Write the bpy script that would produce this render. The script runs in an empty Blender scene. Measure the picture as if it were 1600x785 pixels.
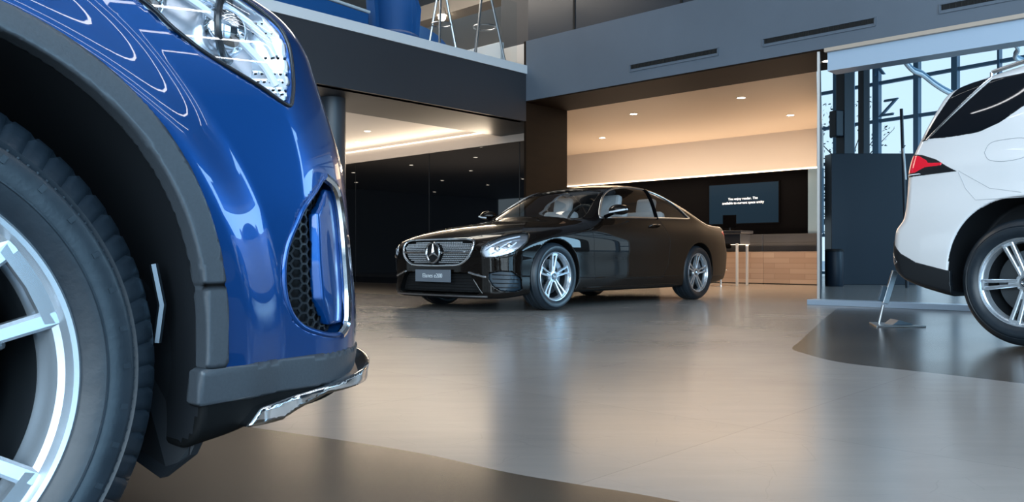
import bpy, bmesh, math, random
import numpy as np
from mathutils import Vector, Matrix, geometry

# ================================================================ camera, sky, exposure
SC = bpy.context.scene
random.seed(7)
cam_d = bpy.data.cameras.new('camera'); CAM = bpy.data.objects.new('camera', cam_d); SC.collection.objects.link(CAM)
cam_d.sensor_width = 36.0; cam_d.lens = 36.0 * 1270 / 1600; cam_d.shift_y = 9.5 / 1600; cam_d.clip_start = .05; cam_d.clip_end = 300
CAM.location = (0, 0, .54); CAM.rotation_euler = (math.pi / 2, 0, 0)
SC.camera = CAM
SC.view_settings.view_transform = 'Standard'; SC.view_settings.look = 'None'; SC.view_settings.gamma = 1.0
SC.view_settings.use_curve_mapping = False; SC.view_settings.exposure = 0.33
try: SC.cycles.use_denoising = True
except Exception: pass
SC.cycles.max_bounces = 10; SC.cycles.transparent_max_bounces = 16; SC.cycles.caustics_reflective = False; SC.cycles.caustics_refractive = False
SC.cycles.sample_clamp_indirect = 6.0

SKY_STRENGTH = 1.0
W = bpy.data.worlds.new('sky'); SC.world = W; W.use_nodes = True
nt = W.node_tree; nt.nodes.clear()
wo = nt.nodes.new('ShaderNodeOutputWorld'); wb = nt.nodes.new('ShaderNodeBackground')
tc = nt.nodes.new('ShaderNodeTexCoord'); sx = nt.nodes.new('ShaderNodeSeparateXYZ'); cr = nt.nodes.new('ShaderNodeValToRGB')
cr.color_ramp.elements[0].position = .0; cr.color_ramp.elements[0].color = (.66, .84, .96, 1)
cr.color_ramp.elements[1].position = .7; cr.color_ramp.elements[1].color = (.48, .72, .95, 1)
nt.links.new(tc.outputs['Generated'], sx.inputs[0]); nt.links.new(sx.outputs['Z'], cr.inputs[0])
nt.links.new(cr.outputs[0], wb.inputs[0]); wb.inputs[1].default_value = SKY_STRENGTH; nt.links.new(wb.outputs[0], wo.inputs[0])

def area_light(name, loc, size, power, color, target=None, rot=None):
    d = bpy.data.lights.new(name, 'AREA'); d.shape = 'RECTANGLE'; d.size, d.size_y = size; d.energy = power; d.color = color
    o = bpy.data.objects.new(name, d); SC.collection.objects.link(o); o.location = loc
    if target is not None: o.rotation_euler = (Vector(target) - Vector(loc)).to_track_quat('-Z', 'Y').to_euler()
    elif rot is not None: o.rotation_euler = rot
    return o
# daylight that comes in through the tall glass behind the photographer
area_light('daylight_front_glass', (-1.5, -7.6, 3.6), (14, 6.4), 1650, (.70, .87, 1.0), target=(2.0, 6, .8))
area_light('daylight_hall_glass', (16.4, 7.2, 3.6), (8, 5.4), 1200, (.40, .72, 1.0), target=(4, 6, .2))  # blue fill added before the solid right wall to tint the floor
area_light('daylight_corner_glass', (9.5, -7.2, 3.4), (6, 5.5), 750, (.34, .68, 1.0), target=(3.6, 5, 0))  # extra blue fill added to cool the floor near the white car
# ================================================================ helpers
COL = SC.collection
def srgb(r, g, b):
    return tuple(((c / 255) / 12.92 if c / 255 <= .04045 else ((c / 255 + .055) / 1.055) ** 2.4) for c in (r, g, b)) + (1,)
def mat(name, color, rough=.5, metal=0., coat=0., coat_rough=.03, emit=None, strength=0., spec=.5, alpha=None, ior=None):
    m = bpy.data.materials.new(name); m.use_nodes = True; b = m.node_tree.nodes['Principled BSDF']
    b.inputs['Base Color'].default_value = tuple(color[:3]) + (1,); b.inputs['Roughness'].default_value = rough
    b.inputs['Metallic'].default_value = metal; b.inputs['Coat Weight'].default_value = coat; b.inputs['Coat Roughness'].default_value = coat_rough
    b.inputs['Specular IOR Level'].default_value = spec
    if ior: b.inputs['IOR'].default_value = ior
    if emit: b.inputs['Emission Color'].default_value = tuple(emit[:3]) + (1,); b.inputs['Emission Strength'].default_value = strength
    return m
def noise_mat(m, scale=(5, 5, 5), amount=.15, rough_amount=0., bump=0., detail=4, coord='Object'):
    """multiply the base colour by soft procedural noise, vary roughness and add bump"""
    t = m.node_tree; b = t.nodes['Principled BSDF']; base = tuple(b.inputs['Base Color'].default_value)
    tc = t.nodes.new('ShaderNodeTexCoord'); mp = t.nodes.new('ShaderNodeMapping'); mp.inputs['Scale'].default_value = scale
    n = t.nodes.new('ShaderNodeTexNoise'); n.inputs['Scale'].default_value = 1; n.inputs['Detail'].default_value = detail; n.inputs['Roughness'].default_value = .6
    t.links.new(tc.outputs[coord], mp.inputs[0]); t.links.new(mp.outputs[0], n.inputs['Vector'])
    r = t.nodes.new('ShaderNodeValToRGB'); e = r.color_ramp.elements
    e[0].position = .25; e[0].color = tuple(c * (1 - amount) for c in base[:3]) + (1,)
    e[1].position = .75; e[1].color = tuple(min(1, c * (1 + amount)) for c in base[:3]) + (1,)
    t.links.new(n.outputs[0], r.inputs[0]); t.links.new(r.outputs[0], b.inputs['Base Color'])
    if rough_amount:
        mr = t.nodes.new('ShaderNodeMapRange'); ro = b.inputs['Roughness'].default_value
        mr.inputs['To Min'].default_value = ro - rough_amount; mr.inputs['To Max'].default_value = ro + rough_amount
        t.links.new(n.outputs[0], mr.inputs['Value']); t.links.new(mr.outputs[0], b.inputs['Roughness'])
    if bump:
        bp = t.nodes.new('ShaderNodeBump'); bp.inputs['Strength'].default_value = bump; bp.inputs['Distance'].default_value = .01
        t.links.new(n.outputs[0], bp.inputs['Height']); t.links.new(bp.outputs[0], b.inputs['Normal'])
    return m
def glass_mat(name, tint=(.8, .85, .9), reflect=(1, 1, 1), rough=.0, ior=1.5, boost=0.):
    m = bpy.data.materials.new(name); m.use_nodes = True; t = m.node_tree; t.nodes.clear()
    o = t.nodes.new('ShaderNodeOutputMaterial'); mx = t.nodes.new('ShaderNodeMixShader'); tr = t.nodes.new('ShaderNodeBsdfTransparent')
    gl = t.nodes.new('ShaderNodeBsdfGlossy'); fr = t.nodes.new('ShaderNodeFresnel'); fr.inputs[0].default_value = ior
    gl.inputs['Roughness'].default_value = rough; gl.inputs['Color'].default_value = tuple(reflect) + (1,); tr.inputs[0].default_value = tuple(tint) + (1,)
    ad = t.nodes.new('ShaderNodeMath'); ad.operation = 'ADD'; ad.inputs[1].default_value = boost; ad.use_clamp = True
    ge = t.nodes.new('ShaderNodeNewGeometry'); iv = t.nodes.new('ShaderNodeMath'); iv.operation = 'SUBTRACT'; iv.inputs[0].default_value = 1; ml = t.nodes.new('ShaderNodeMath'); ml.operation = 'MULTIPLY'
    t.links.new(ge.outputs['Backfacing'], iv.inputs[1]); t.links.new(fr.outputs[0], ad.inputs[0]); t.links.new(ad.outputs[0], ml.inputs[0]); t.links.new(iv.outputs[0], ml.inputs[1]); t.links.new(ml.outputs[0], mx.inputs[0]); t.links.new(tr.outputs[0], mx.inputs[1]); t.links.new(gl.outputs[0], mx.inputs[2]); t.links.new(mx.outputs[0], o.inputs[0])
    return m

def empty(name, loc, rz=0., label=None, cat=None, group=None):
    o = bpy.data.objects.new(name, None); COL.objects.link(o); o.location = loc; o.rotation_euler = (0, 0, rz); o.empty_display_size = .1
    if label: tag(o, label, cat, group)
    return o
def tag(o, label=None, cat=None, group=None, kind=None):
    if label: o['label'] = label
    if cat: o['category'] = cat
    if group: o['group'] = group
    if kind: o['kind'] = kind
    return o
def mesh_obj(name, V, Fc, m, parent=None, normals=None, smooth=True, fm=None):
    me = bpy.data.meshes.new(name)
    V = np.asarray(V, np.float32)
    if isinstance(Fc, np.ndarray):
        n = len(Fc); k = Fc.shape[1]
        me.vertices.add(len(V)); me.vertices.foreach_set('co', V.ravel())
        me.loops.add(n * k); me.loops.foreach_set('vertex_index', Fc.ravel().astype(np.int32))
        me.polygons.add(n); me.polygons.foreach_set('loop_start', np.arange(0, n * k, k, dtype=np.int32))
        me.update(calc_edges=True); me.validate(clean_customdata=False)
    else:
        me.from_pydata([tuple(v) for v in V.tolist()], [], Fc)
    ms = m if isinstance(m, (list, tuple)) else [m]
    for q in ms: me.materials.append(q)
    if fm is not None: me.polygons.foreach_set('material_index', np.asarray(fm, np.int32))
    me.polygons.foreach_set('use_smooth', [smooth] * len(me.polygons))
    if normals is not None and len(normals) == len(me.vertices):
        me.normals_split_custom_set_from_vertices([tuple(v) for v in normals.tolist()])
    me.update()
    o = bpy.data.objects.new(name, me); COL.objects.link(o)
    if parent is not None: o.parent = parent
    return o
class MB:
    """collects simple shapes and links them as one mesh"""
    def __init__(s): s.V = []; s.F = []; s.M = []; s.mi = 0
    def add(s, V, F):
        b = len(s.V); s.V += [tuple(float(c) for c in v) for v in V]; s.F += [tuple(b + i for i in f) for f in F]; s.M += [s.mi] * len(F); return s
    def mat(s, i): s.mi = i; return s
    def box(s, c, d, rz=0., rot=None):
        x, y, z = (q / 2 for q in d); P = [(-x, -y, -z), (x, -y, -z), (x, y, -z), (-x, y, -z), (-x, -y, z), (x, -y, z), (x, y, z), (-x, y, z)]
        R = rot if rot is not None else Matrix.Rotation(rz, 3, 'Z')
        P = [R @ Vector(p) + Vector(c) for p in P]
        return s.add(P, [(3, 2, 1, 0), (4, 5, 6, 7), (0, 1, 5, 4), (1, 2, 6, 5), (2, 3, 7, 6), (3, 0, 4, 7)])
    def prism(s, pts, a, b, frame):
        """2D outline pts swept from depth a to b; frame(u, v, w) gives the 3D point"""
        n = len(pts); P = [frame(p[0], p[1], a) for p in pts] + [frame(p[0], p[1], b) for p in pts]
        return s.add(P, [tuple(range(n))[::-1], tuple(range(n, 2 * n))] + [(i, (i + 1) % n, n + (i + 1) % n, n + i) for i in range(n)])
    def tube(s, pts, r, n=10, closed=False, cap=True, flat=1.0):
        pts = [Vector(p) for p in pts]; k = len(pts); rs = r if isinstance(r, (list, tuple)) else [r] * k
        V = []; F = []; up = Vector((0, 0, 1)); prev = None
        for i, p in enumerate(pts):
            if closed: d = pts[(i + 1) % k] - pts[i - 1]
            else: d = pts[min(i + 1, k - 1)] - pts[max(i - 1, 0)]
            d.normalize()
            if prev is None:
                a = up if abs(d.z) < .9 else Vector((1, 0, 0)); u = d.cross(a).normalized()
            else: u = (prev - d * prev.dot(d)).normalized()
            prev = u; w = d.cross(u)
            for j in range(n):
                q = 2 * math.pi * j / n; V.append(p + (u * math.cos(q) + w * math.sin(q) * flat) * rs[i])
        for i in range(k if closed else k - 1):
            for j in range(n):
                a = i * n + j; b = i * n + (j + 1) % n; c = ((i + 1) % k) * n + (j + 1) % n; d = ((i + 1) % k) * n + j
                F.append((a, b, c, d))
        if cap and not closed: F.append(tuple(range(n))[::-1]); F.append(tuple(range((k - 1) * n, k * n)))
        return s.add(V, F)
    def lathe(s, prof, n=48, frame=None, closed=False):
        """profile [(r, h)] turned about the h axis; frame maps (x, y, h)"""
        frame = frame or (lambda x, y, h: (x, y, h)); V = []; F = []; k = len(prof)
        for j in range(n):
            q = 2 * math.pi * j / n
            for r, h in prof: V.append(frame(r * math.cos(q), r * math.sin(q), h))
        for j in range(n):
            for i in range(k if closed else k - 1):
                i2 = (i + 1) % k; a = j * k + i; b = j * k + i2; j2 = (j + 1) % n
                F.append((a, b, j2 * k + i2, j2 * k + i))
        return s.add(V, F)
    def ball(s, c, r, n=16, m=10, sc=(1, 1, 1)):
        V = []; F = []
        for i in range(m + 1):
            t = math.pi * i / m
            for j in range(n):
                q = 2 * math.pi * j / n; V.append((c[0] + r * sc[0] * math.sin(t) * math.cos(q), c[1] + r * sc[1] * math.sin(t) * math.sin(q), c[2] + r * sc[2] * math.cos(t)))
        for i in range(m):
            for j in range(n): F.append((i * n + j, (i + 1) * n + j, (i + 1) * n + (j + 1) % n, i * n + (j + 1) % n))
        return s.add(V, F)
    def build(s, name, m, parent=None, smooth=False, bevel=0., angle=35):
        o = mesh_obj(name, s.V, s.F, m, parent, smooth=smooth, fm=s.M)
        bm = bmesh.new(); bm.from_mesh(o.data); bmesh.ops.remove_doubles(bm, verts=bm.verts, dist=1e-5)
        bmesh.ops.recalc_face_normals(bm, faces=bm.faces); bm.to_mesh(o.data); bm.free()
        if smooth: shade_angle(o.data, angle)
        if bevel:
            md = o.modifiers.new('bevel', 'BEVEL'); md.width = bevel; md.segments = 2; md.limit_method = 'ANGLE'; md.angle_limit = math.radians(40)
        return o
def shade_angle(me, deg):
    bm = bmesh.new(); bm.from_mesh(me); c = math.radians(deg)
    for f in bm.faces: f.smooth = True
    for e in bm.edges:
        if len(e.link_faces) == 2: e.smooth = e.calc_face_angle(0) < c
    bm.to_mesh(me); bm.free()
def text_obj(name, body, size, loc, rot, m, parent=None, depth=.002, align='CENTER', shear=0.):
    cu = bpy.data.curves.new(name, 'FONT'); cu.body = body; cu.size = size; cu.extrude = depth; cu.align_x = align; cu.align_y = 'CENTER'; cu.shear = shear
    t = bpy.data.objects.new(name, cu); COL.objects.link(t); bpy.context.view_layer.update()
    me = bpy.data.meshes.new_from_object(t.evaluated_get(bpy.context.evaluated_depsgraph_get())); bpy.data.objects.remove(t)
    me.name = name; me.materials.clear(); me.materials.append(m)
    o = bpy.data.objects.new(name, me); COL.objects.link(o); o.location = loc; o.rotation_euler = rot
    if parent is not None: o.parent = parent
    return o
# ---------------------------------------------------------------- smooth solids
def smax(a, b, r):
    return np.minimum(-r, np.maximum(a, b)) + np.sqrt(np.maximum(a + r, 0) ** 2 + np.maximum(b + r, 0) ** 2)

class Curve1:
    """smooth y(x) through control points, kept as a dense table"""
    def __init__(self, pts, blur=.02, step=.001):
        p = sorted(pts); x = np.array([q[0] for q in p], float); y = np.array([q[1] for q in p], float)
        h = np.diff(x); dl = np.diff(y) / h; m = np.zeros(len(x)); m[0] = dl[0]; m[-1] = dl[-1]
        for i in range(1, len(x) - 1):
            if dl[i - 1] * dl[i] > 0:
                w1 = 2 * h[i] + h[i - 1]; w2 = h[i] + 2 * h[i - 1]
                m[i] = (w1 + w2) / (w1 / dl[i - 1] + w2 / dl[i])
        X = np.arange(x[0] - .5, x[-1] + .5, step); Xc = np.clip(X, x[0], x[-1])
        k = np.clip(np.searchsorted(x, Xc) - 1, 0, len(h) - 1); t = (Xc - x[k]) / h[k]
        Y = ((1 + 2 * t) * (1 - t) ** 2 * y[k] + t * (1 - t) ** 2 * h[k] * m[k]
             + t * t * (3 - 2 * t) * y[k + 1] + t * t * (t - 1) * h[k] * m[k + 1])
        Y += np.where(X < x[0], (X - x[0]) * m[0], 0) + np.where(X > x[-1], (X - x[-1]) * m[-1], 0)
        if blur > 0:
            n = int(3 * blur / step); g = np.exp(-.5 * (np.arange(-n, n + 1) * step / blur) ** 2); g /= g.sum()
            Y = np.convolve(np.pad(Y, n, mode='edge'), g, mode='valid')
        self.X = X; self.Y = Y; self.D = np.gradient(Y, step)
        self.k = step
    def look(self, x, T):
        u = np.clip((x - self.X[0]) / self.k, 0, len(T) - 2.001); i = u.astype(np.int32); u = u - i; return T[i] * (1 - u) + T[i + 1] * u
    def __call__(self, x): return self.look(np.asarray(x, float), self.Y)
    def d(self, x): return self.look(np.asarray(x, float), self.D)

def polysdf(x, z, P):
    """signed distance to a closed 2D polygon, negative inside; x and z broadcast"""
    P = np.asarray(P, float); n = len(P); d = None; s = None
    if np.ndim(x) == 1 and len(x) > 2000 and np.shape(x) == np.shape(z):
        lo = P.min(0) - .04; hi = P.max(0) + .04; m = (x > lo[0]) & (x < hi[0]) & (z > lo[1]) & (z < hi[1]); out = np.full(len(x), .04)
        if m.any():
            k = np.flatnonzero(m)
            for c in range(0, len(k), 200000): j = k[c:c + 200000]; out[j] = polysdf_raw(x[j], z[j], P)
        return out
    return polysdf_raw(x, z, P)
def polysdf_raw(x, z, P):
    n = len(P); d = None; s = None
    for i in range(n):
        a = P[i]; b = P[(i + 1) % n]; e = b - a; wx = x - a[0]; wz = z - a[1]
        t = np.clip((wx * e[0] + wz * e[1]) / (e @ e), 0, 1)
        q = (wx - e[0] * t) ** 2 + (wz - e[1] * t) ** 2
        c1 = (z >= a[1]) & (z < b[1]) & (e[0] * wz < e[1] * wx); c2 = (z < a[1]) & (z >= b[1]) & (e[0] * wz > e[1] * wx)
        flip = c1 | c2
        d = q if d is None else np.minimum(d, q)
        s = flip if s is None else s ^ flip
    return np.where(s, -1., 1.) * np.sqrt(d)

class Car:
    """body of a car as an implicit solid. x forward from the front axle, y left, z up"""
    flare = None
    def __init__(self, **k):
        self.__dict__.update(k)
        self.zt = Curve1(k['top'], .025); self.zb = Curve1(k['bottom'], .02)
        self.xf = Curve1(k['front'], .012); self.xr = Curve1(k['rear'], .015)
        self.P = Curve1(k['plan'], .04); self.dz = Curve1(k['section'], k.get('secblur', .012))
        self.kk = Curve1(k['bend'], .15)
        self.cuts = []
    def base(self, x, y, z):
        ay = np.abs(y)
        c = self.c2 * y ** 2 + self.c6 * y ** 6 * 1.0
        k = self.kk(x); xp = x + k * c
        ft = (z + self.crown * y ** 2 - self.zt(xp)) / np.sqrt(1 + self.zt.d(xp) ** 2)
        ff = (xp - self.xf(z)) / np.sqrt(1 + self.xf.d(z) ** 2)
        fr = (self.xr(z) - xp) / np.sqrt(1 + self.xr.d(z) ** 2)
        fb = self.zb(x) - z
        fs = (ay - self.P(x) + self.dz(z) - (self.flare(x, z) if self.flare else 0)) / np.sqrt(1 + self.dz.d(z) ** 2)
        f = smax(smax(ff, ft, self.rn), fs, self.rs)
        f = smax(f, fr, self.rr)
        return smax(f, fb, .03)
    def __call__(self, x, y, z):
        f = b = self.base(x, y, z)
        for c in self.cuts: f = c(b, f, x, y, z)
        return f
    def grad(self, p, e=.0015, fn=None):
        fn = fn or self
        g = np.empty_like(p)
        for a in range(3):
            q = p.copy(); q[:, a] += e; r = p.copy(); r[:, a] -= e
            g[:, a] = (fn(q[:, 0], q[:, 1], q[:, 2]) - fn(r[:, 0], r[:, 1], r[:, 2])) / (2 * e)
        return g
    def hit(self, O, N, far=3.2, step=.5, fn=None, near=0.):
        """first crossing of rays O + t N with the solid; returns points and a found flag"""
        fn = fn or self.base
        O = np.asarray(O, float); N = np.broadcast_to(np.asarray(N, float), O.shape); t = np.full(len(O), float(near)); done = np.zeros(len(O), bool)
        for i in range(260):
            p = O + t[:, None] * N; v = fn(p[:, 0], p[:, 1], p[:, 2])
            done |= (v < 2e-4); act = ~done & (t < far)
            if not act.any(): break
            t[act] += np.clip(v[act] * step, 4e-4, .25)
        for i in range(6):
            p = O + t[:, None] * N; v = fn(p[:, 0], p[:, 1], p[:, 2]); t = np.where(done, t + np.clip(v, -.01, .01) * .6, t)
        return O + t[:, None] * N, done

def arch(x, z, cx, a, b, n=2.28, cz=.39):
    """distance-like value outside a rounded wheel arch opening"""
    return ((np.abs((x - cx) / a) ** n + np.abs((z - cz) / b) ** n) ** (1 / n) - 1) * (a + b) / 2
def arch_well(cx, a, b, inner):
    def c(f0, f, x, y, z):
        w = smax(arch(x, z, cx, a, np.where(z > .39, b, a)), inner - np.abs(y), .02)
        return smax(f, -w, .010)
    return c
def well(cx, cz, r, inner):
    def c(b, f, x, y, z):
        w = smax(np.sqrt((x - cx) ** 2 + (z - cz) ** 2) - r, inner - np.abs(y), .02)
        return smax(f, -w, .010)
    return c

def surface_net(fn, lo, hi, h, iters=4, keep=None):
    n = [int((hi[i] - lo[i]) / h) + 2 for i in range(3)]
    ax = [lo[i] + h * np.arange(n[i]) for i in range(3)]
    F = np.broadcast_to(fn(ax[0][:, None, None], ax[1][None, :, None], ax[2][None, None, :]), n).astype(np.float32)
    S = F < 0
    c = np.zeros([m - 1 for m in n], np.int8)
    for dx in (0, 1):
        for dy in (0, 1):
            for dzz in (0, 1): c += S[dx:n[0] - 1 + dx, dy:n[1] - 1 + dy, dzz:n[2] - 1 + dzz]
    m = (c > 0) & (c < 8); idx = np.full(m.shape, -1, np.int64); I = np.argwhere(m); idx[m] = np.arange(len(I))
    acc = np.zeros((len(I), 3)); cnt = np.zeros(len(I))
    i, j, k = I.T
    for a in range(3):
        for u in (0, 1):
            for v in (0, 1):
                o = [0, 0, 0]; o[(a + 1) % 3] = u; o[(a + 2) % 3] = v; e = list(o); e[a] = 1
                f0 = F[i + o[0], j + o[1], k + o[2]]; f1 = F[i + e[0], j + e[1], k + e[2]]
                ok = (f0 < 0) != (f1 < 0); t = np.where(ok, f0 / np.where(ok, f0 - f1, 1), 0)
                p = np.stack([np.full(len(I), float(o[b])) for b in range(3)], 1); p[:, a] += t
                acc[ok] += p[ok]; cnt[ok] += 1
    V = (I + acc / cnt[:, None]) * h + np.array(lo)
    Q = []
    for a in range(3):
        b, d = (a + 1) % 3, (a + 2) % 3
        s0 = [slice(1, -1)] * 3; s1 = [slice(1, -1)] * 3; s0[a] = slice(0, -1); s1[a] = slice(1, None)
        A = S[tuple(s0)]; B = S[tuple(s1)]
        E = np.argwhere(A != B); off = np.ones(3, int); off[a] = 0; E = E + off
        sg = S[E[:, 0], E[:, 1], E[:, 2]]
        def g(u, v):
            q = E.copy(); q[:, b] -= u; q[:, d] -= v
            return idx[q[:, 0], q[:, 1], q[:, 2]]
        q = np.stack([g(1, 1), g(0, 1), g(0, 0), g(1, 0)], 1)
        q[~sg] = q[~sg][:, ::-1]; Q.append(q)
    Q = np.concatenate(Q); Q = Q[(Q >= 0).all(1)]
    f3 = lambda P: fn(P[:, 0], P[:, 1], P[:, 2])
    def gr(P, e=.002):
        g = np.empty_like(P)
        for a in range(3):
            q = P.copy(); q[:, a] += e; r = P.copy(); r[:, a] -= e; g[:, a] = (f3(q) - f3(r)) / (2 * e)
        return g
    def gf(P, v, e=.001):
        g = np.empty_like(P)
        for a in range(3):
            q = P.copy(); q[:, a] += e; g[:, a] = (f3(q) - v) / e
        return g
    if keep is not None:
        Q = Q[keep(V[Q].mean(1))]; u, inv = np.unique(Q, return_inverse=True); V = V[u]; Q = inv.reshape(Q.shape)
    V0 = V.copy()
    for _ in range(iters):
        v = f3(V); g = gf(V, v); st = -(v / np.maximum((g ** 2).sum(1), .25))[:, None] * g
        V += np.clip(st, -h * .4, h * .4); V = np.clip(V, V0 - h * .8, V0 + h * .8)
    g = gr(V, .003); g /= np.maximum(np.linalg.norm(g, axis=1), 1e-6)[:, None]
    return V, Q, g
# ---------------------------------------------------------------- the two body shapes
def make_coupe():
    top = [(.95, .60), (.87, .655), (.83, .70), (.76, .745), (.55, .815), (.25, .875), (-.1, .925), (-.40, .965), (-.55, .995),
           (-.75, 1.085), (-1.0, 1.21), (-1.25, 1.325), (-1.45, 1.385), (-1.75, 1.42), (-2.05, 1.422), (-2.35, 1.385), (-2.65, 1.31),
           (-2.95, 1.215), (-3.2, 1.125), (-3.42, 1.05), (-3.6, 1.015), (-3.8, 1.003), (-3.93, 1.0), (-4.1, .99)]
    bottom = [(1.0, .15), (.80, .13), (.5, .15), (.3, .17), (-.5, .17), (-2.4, .17), (-3.3, .19), (-3.7, .24), (-4.1, .30)]
    front = [(.05, .74), (.13, .80), (.20, .835), (.30, .835), (.45, .84), (.55, .845), (.65, .835), (.73, .80), (.8, .74), (1.0, .55)]
    rear = [(.1, -3.80), (.25, -3.90), (.40, -3.965), (.55, -3.985), (.65, -3.96), (.72, -3.93), (.85, -3.925), (.95, -3.95), (1.05, -3.97)]
    plan = [(1.0, .84), (.7, .885), (.4, .905), (.1, .92), (-.4, .925), (-1.5, .93), (-2.4, .93), (-2.9, .932), (-3.3, .91), (-3.7, .86), (-4.05, .79)]
    section = [(0, .14), (.15, .075), (.22, .035), (.33, .012), (.48, .008), (.62, .0), (.72, .002), (.80, .02), (.87, .05), (.93, .085), (.98, .115),
               (1.05, .15), (1.15, .195), (1.25, .25), (1.33, .305), (1.40, .37), (1.45, .45)]
    bend = [(1.5, 1), (-1.2, 1), (-2.4, -1), (-5, -1)]
    c = Car(top=top, bottom=bottom, front=front, rear=rear, plan=plan, section=section, bend=bend, c2=.10, c6=.40, crown=.085, rn=.03, rs=.06, rr=.035)
    c.L = 2.873; c.R = .343
    return c

def make_suv(tall=0):
    top = [(1.0, .90), (.87, .955), (.80, .99), (.70, 1.025), (.45, 1.075), (.1, 1.115), (-.3, 1.155), (-.55, 1.185), (-.68, 1.215),
           (-.9, 1.34), (-1.15, 1.485), (-1.35, 1.59), (-1.55, 1.66), (-1.85, 1.715), (-2.3, 1.745), (-2.7, 1.745), (-3.1, 1.715), (-3.4, 1.675),
           (-3.65, 1.625), (-3.80, 1.585), (-3.95, 1.54), (-4.1, 1.48)]
    bottom = [(1.0, .33), (.85, .315), (.6, .285), (.3, .245), (-.4, .22), (-2.5, .22), (-3.3, .26), (-3.7, .31), (-4.1, .40)]
    front = [(.1, .81), (.22, .89), (.32, .94), (.42, .955), (.55, .942), (.68, .927), (.85, .865), (.95, .82), (1.02, .75), (1.1, .64), (1.4, .2)]
    rear = [(.2, -3.88), (.35, -3.98), (.48, -4.045), (.60, -4.055), (.72, -4.045), (.80, -3.985), (.90, -3.965), (1.05, -3.955), (1.15, -3.94), (1.3, -3.875), (1.45, -3.795), (1.56, -3.73), (1.7, -3.66)]
    plan = [(1.2, .90), (.8, .955), (.5, .965), (0, .975), (-1, .965), (-2.4, .97), (-3.0, .978), (-3.4, .955), (-3.8, .90), (-4.1, .83)]
    section = [(0, .09), (.2, .06), (.3, .02), (.42, .006), (.6, .0), (.7, .004), (.8, .013), (.9, .029), (1.0, .052), (1.08, .076), (1.14, .098), (1.2, .116),
               (1.35, .155), (1.5, .21), (1.62, .265), (1.7, .32), (1.8, .42)]
    if tall:
        bottom = [(1.0, .33), (.6, .285), (.3, .245), (-.4, .22), (-2.5, .22), (-3.3, .27), (-3.6, .325), (-3.8, .385), (-3.95, .46), (-4.1, .56)]
        top = [(x, z + .075 * min(1, max(0, (-x - .6) / 1.2))) for x, z in top]
        rear = [(z * (1.04 if z > 1 else 1), x + .03) for z, x in rear]
        section = [(z * (1.05 if z > 1 else 1), d * (.93 if z > 1 else 1)) for z, d in section]
    bend = [(1.5, 1), (-1.2, 1), (-2.6, -1), (-5, -1)]
    c = Car(top=top, bottom=bottom, front=front, rear=rear, plan=plan, section=section, bend=bend, c2=.08, c6=.26 if not tall else .16, crown=.06, rn=.035, rs=.055, rr=.04)
    c.L = 2.995; c.R = .387
    if not tall:
        def flare(x, z):
            o = 0
            for cx in (0, -2.995):
                r = np.hypot(x - cx, z - .387); t = np.clip((.575 - r) / .09, 0, 1); o = o + .018 * t * t * (3 - 2 * t)
            return o
        c.flare = flare
    return c
# ================================================================ materials of the place
M = {}
M['soffit'] = noise_mat(mat('dark_brown_veneer', (.012, .006, .003), .6, spec=.12), (2, 2, 14), .25)
M['fascia'] = noise_mat(mat('blue_grey_plaster', (.105, .130, .165), .5), (.8, .8, .8), .08)
M['dark_fascia'] = noise_mat(mat('charcoal_cladding', (.026, .028, .034), .5), (.6, .6, .6), .1)
M['pale_strip'] = mat('pale_grey_stone_edge', (.66, .68, .70), .45)
M['pale_band'] = mat('pale_blue_lacquer', (.42, .52, .64), .25)
M['beige_line'] = mat('beige_metal_edge', (.50, .40, .32), .4)
M['plaster'] = mat('warm_white_plaster', (.62, .57, .53), .6)
M['plaster_ceiling'] = mat('warm_ceiling_plaster', (.66, .56, .46), .55)
M['grey_ceiling'] = mat('grey_ceiling_plaster', (.40, .38, .37), .6)
M['black_glass'] = mat('black_back_painted_glass', (.003, .004, .006), .02, coat=0, spec=.7)
M['black_panel'] = mat('black_lacquer_panel', (.002, .002, .0025), .9, spec=.02)
M['black_joint'] = mat('black_joint', (.001, .001, .001), .8)
M['grey_blue_panel'] = mat('grey_blue_panel', (.10, .16, .22), .4)
M['cabinet'] = mat('dark_grey_lacquer', (.020, .022, .028), .3)
M['column'] = mat('dark_steel_column_paint', (.040, .048, .060), .4)
M['upper_panel'] = mat('dark_glass_panel', (.034, .040, .050), .25)
M['hall_dark'] = mat('navy_black_partition', (.006, .013, .024), .45, spec=.3)
M['mullion'] = mat('blue_grey_mullion_paint', (.12, .24, .36), .4)
M['pane'] = glass_mat('clear_curtain_glass', (.93, .97, 1.0))
M['led'] = mat('led_strip_warm', (1, .9, .75), emit=(1.0, .80, .58), strength=3)
M['led_soft'] = mat('led_cove_warm', (1, .9, .8), emit=(1.0, .86, .68), strength=2.2)
M['spot'] = mat('downlight_lens', (1, 1, 1), emit=(1.0, .90, .74), strength=14)
M['spot_ring'] = mat('downlight_ring', (.75, .72, .68), .4)
M['tube_light'] = mat('linear_luminaire_diffuser', (1, 1, 1), emit=(.97, .98, 1.0), strength=11)
M['alu'] = mat('brushed_aluminium', (.55, .56, .58), .3, 1.0)
M['chrome'] = mat('polished_chrome', (.78, .80, .82), .06, 1.0)
M['dark_metal'] = mat('dark_metal', (.03, .032, .035), .35, .6)

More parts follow.
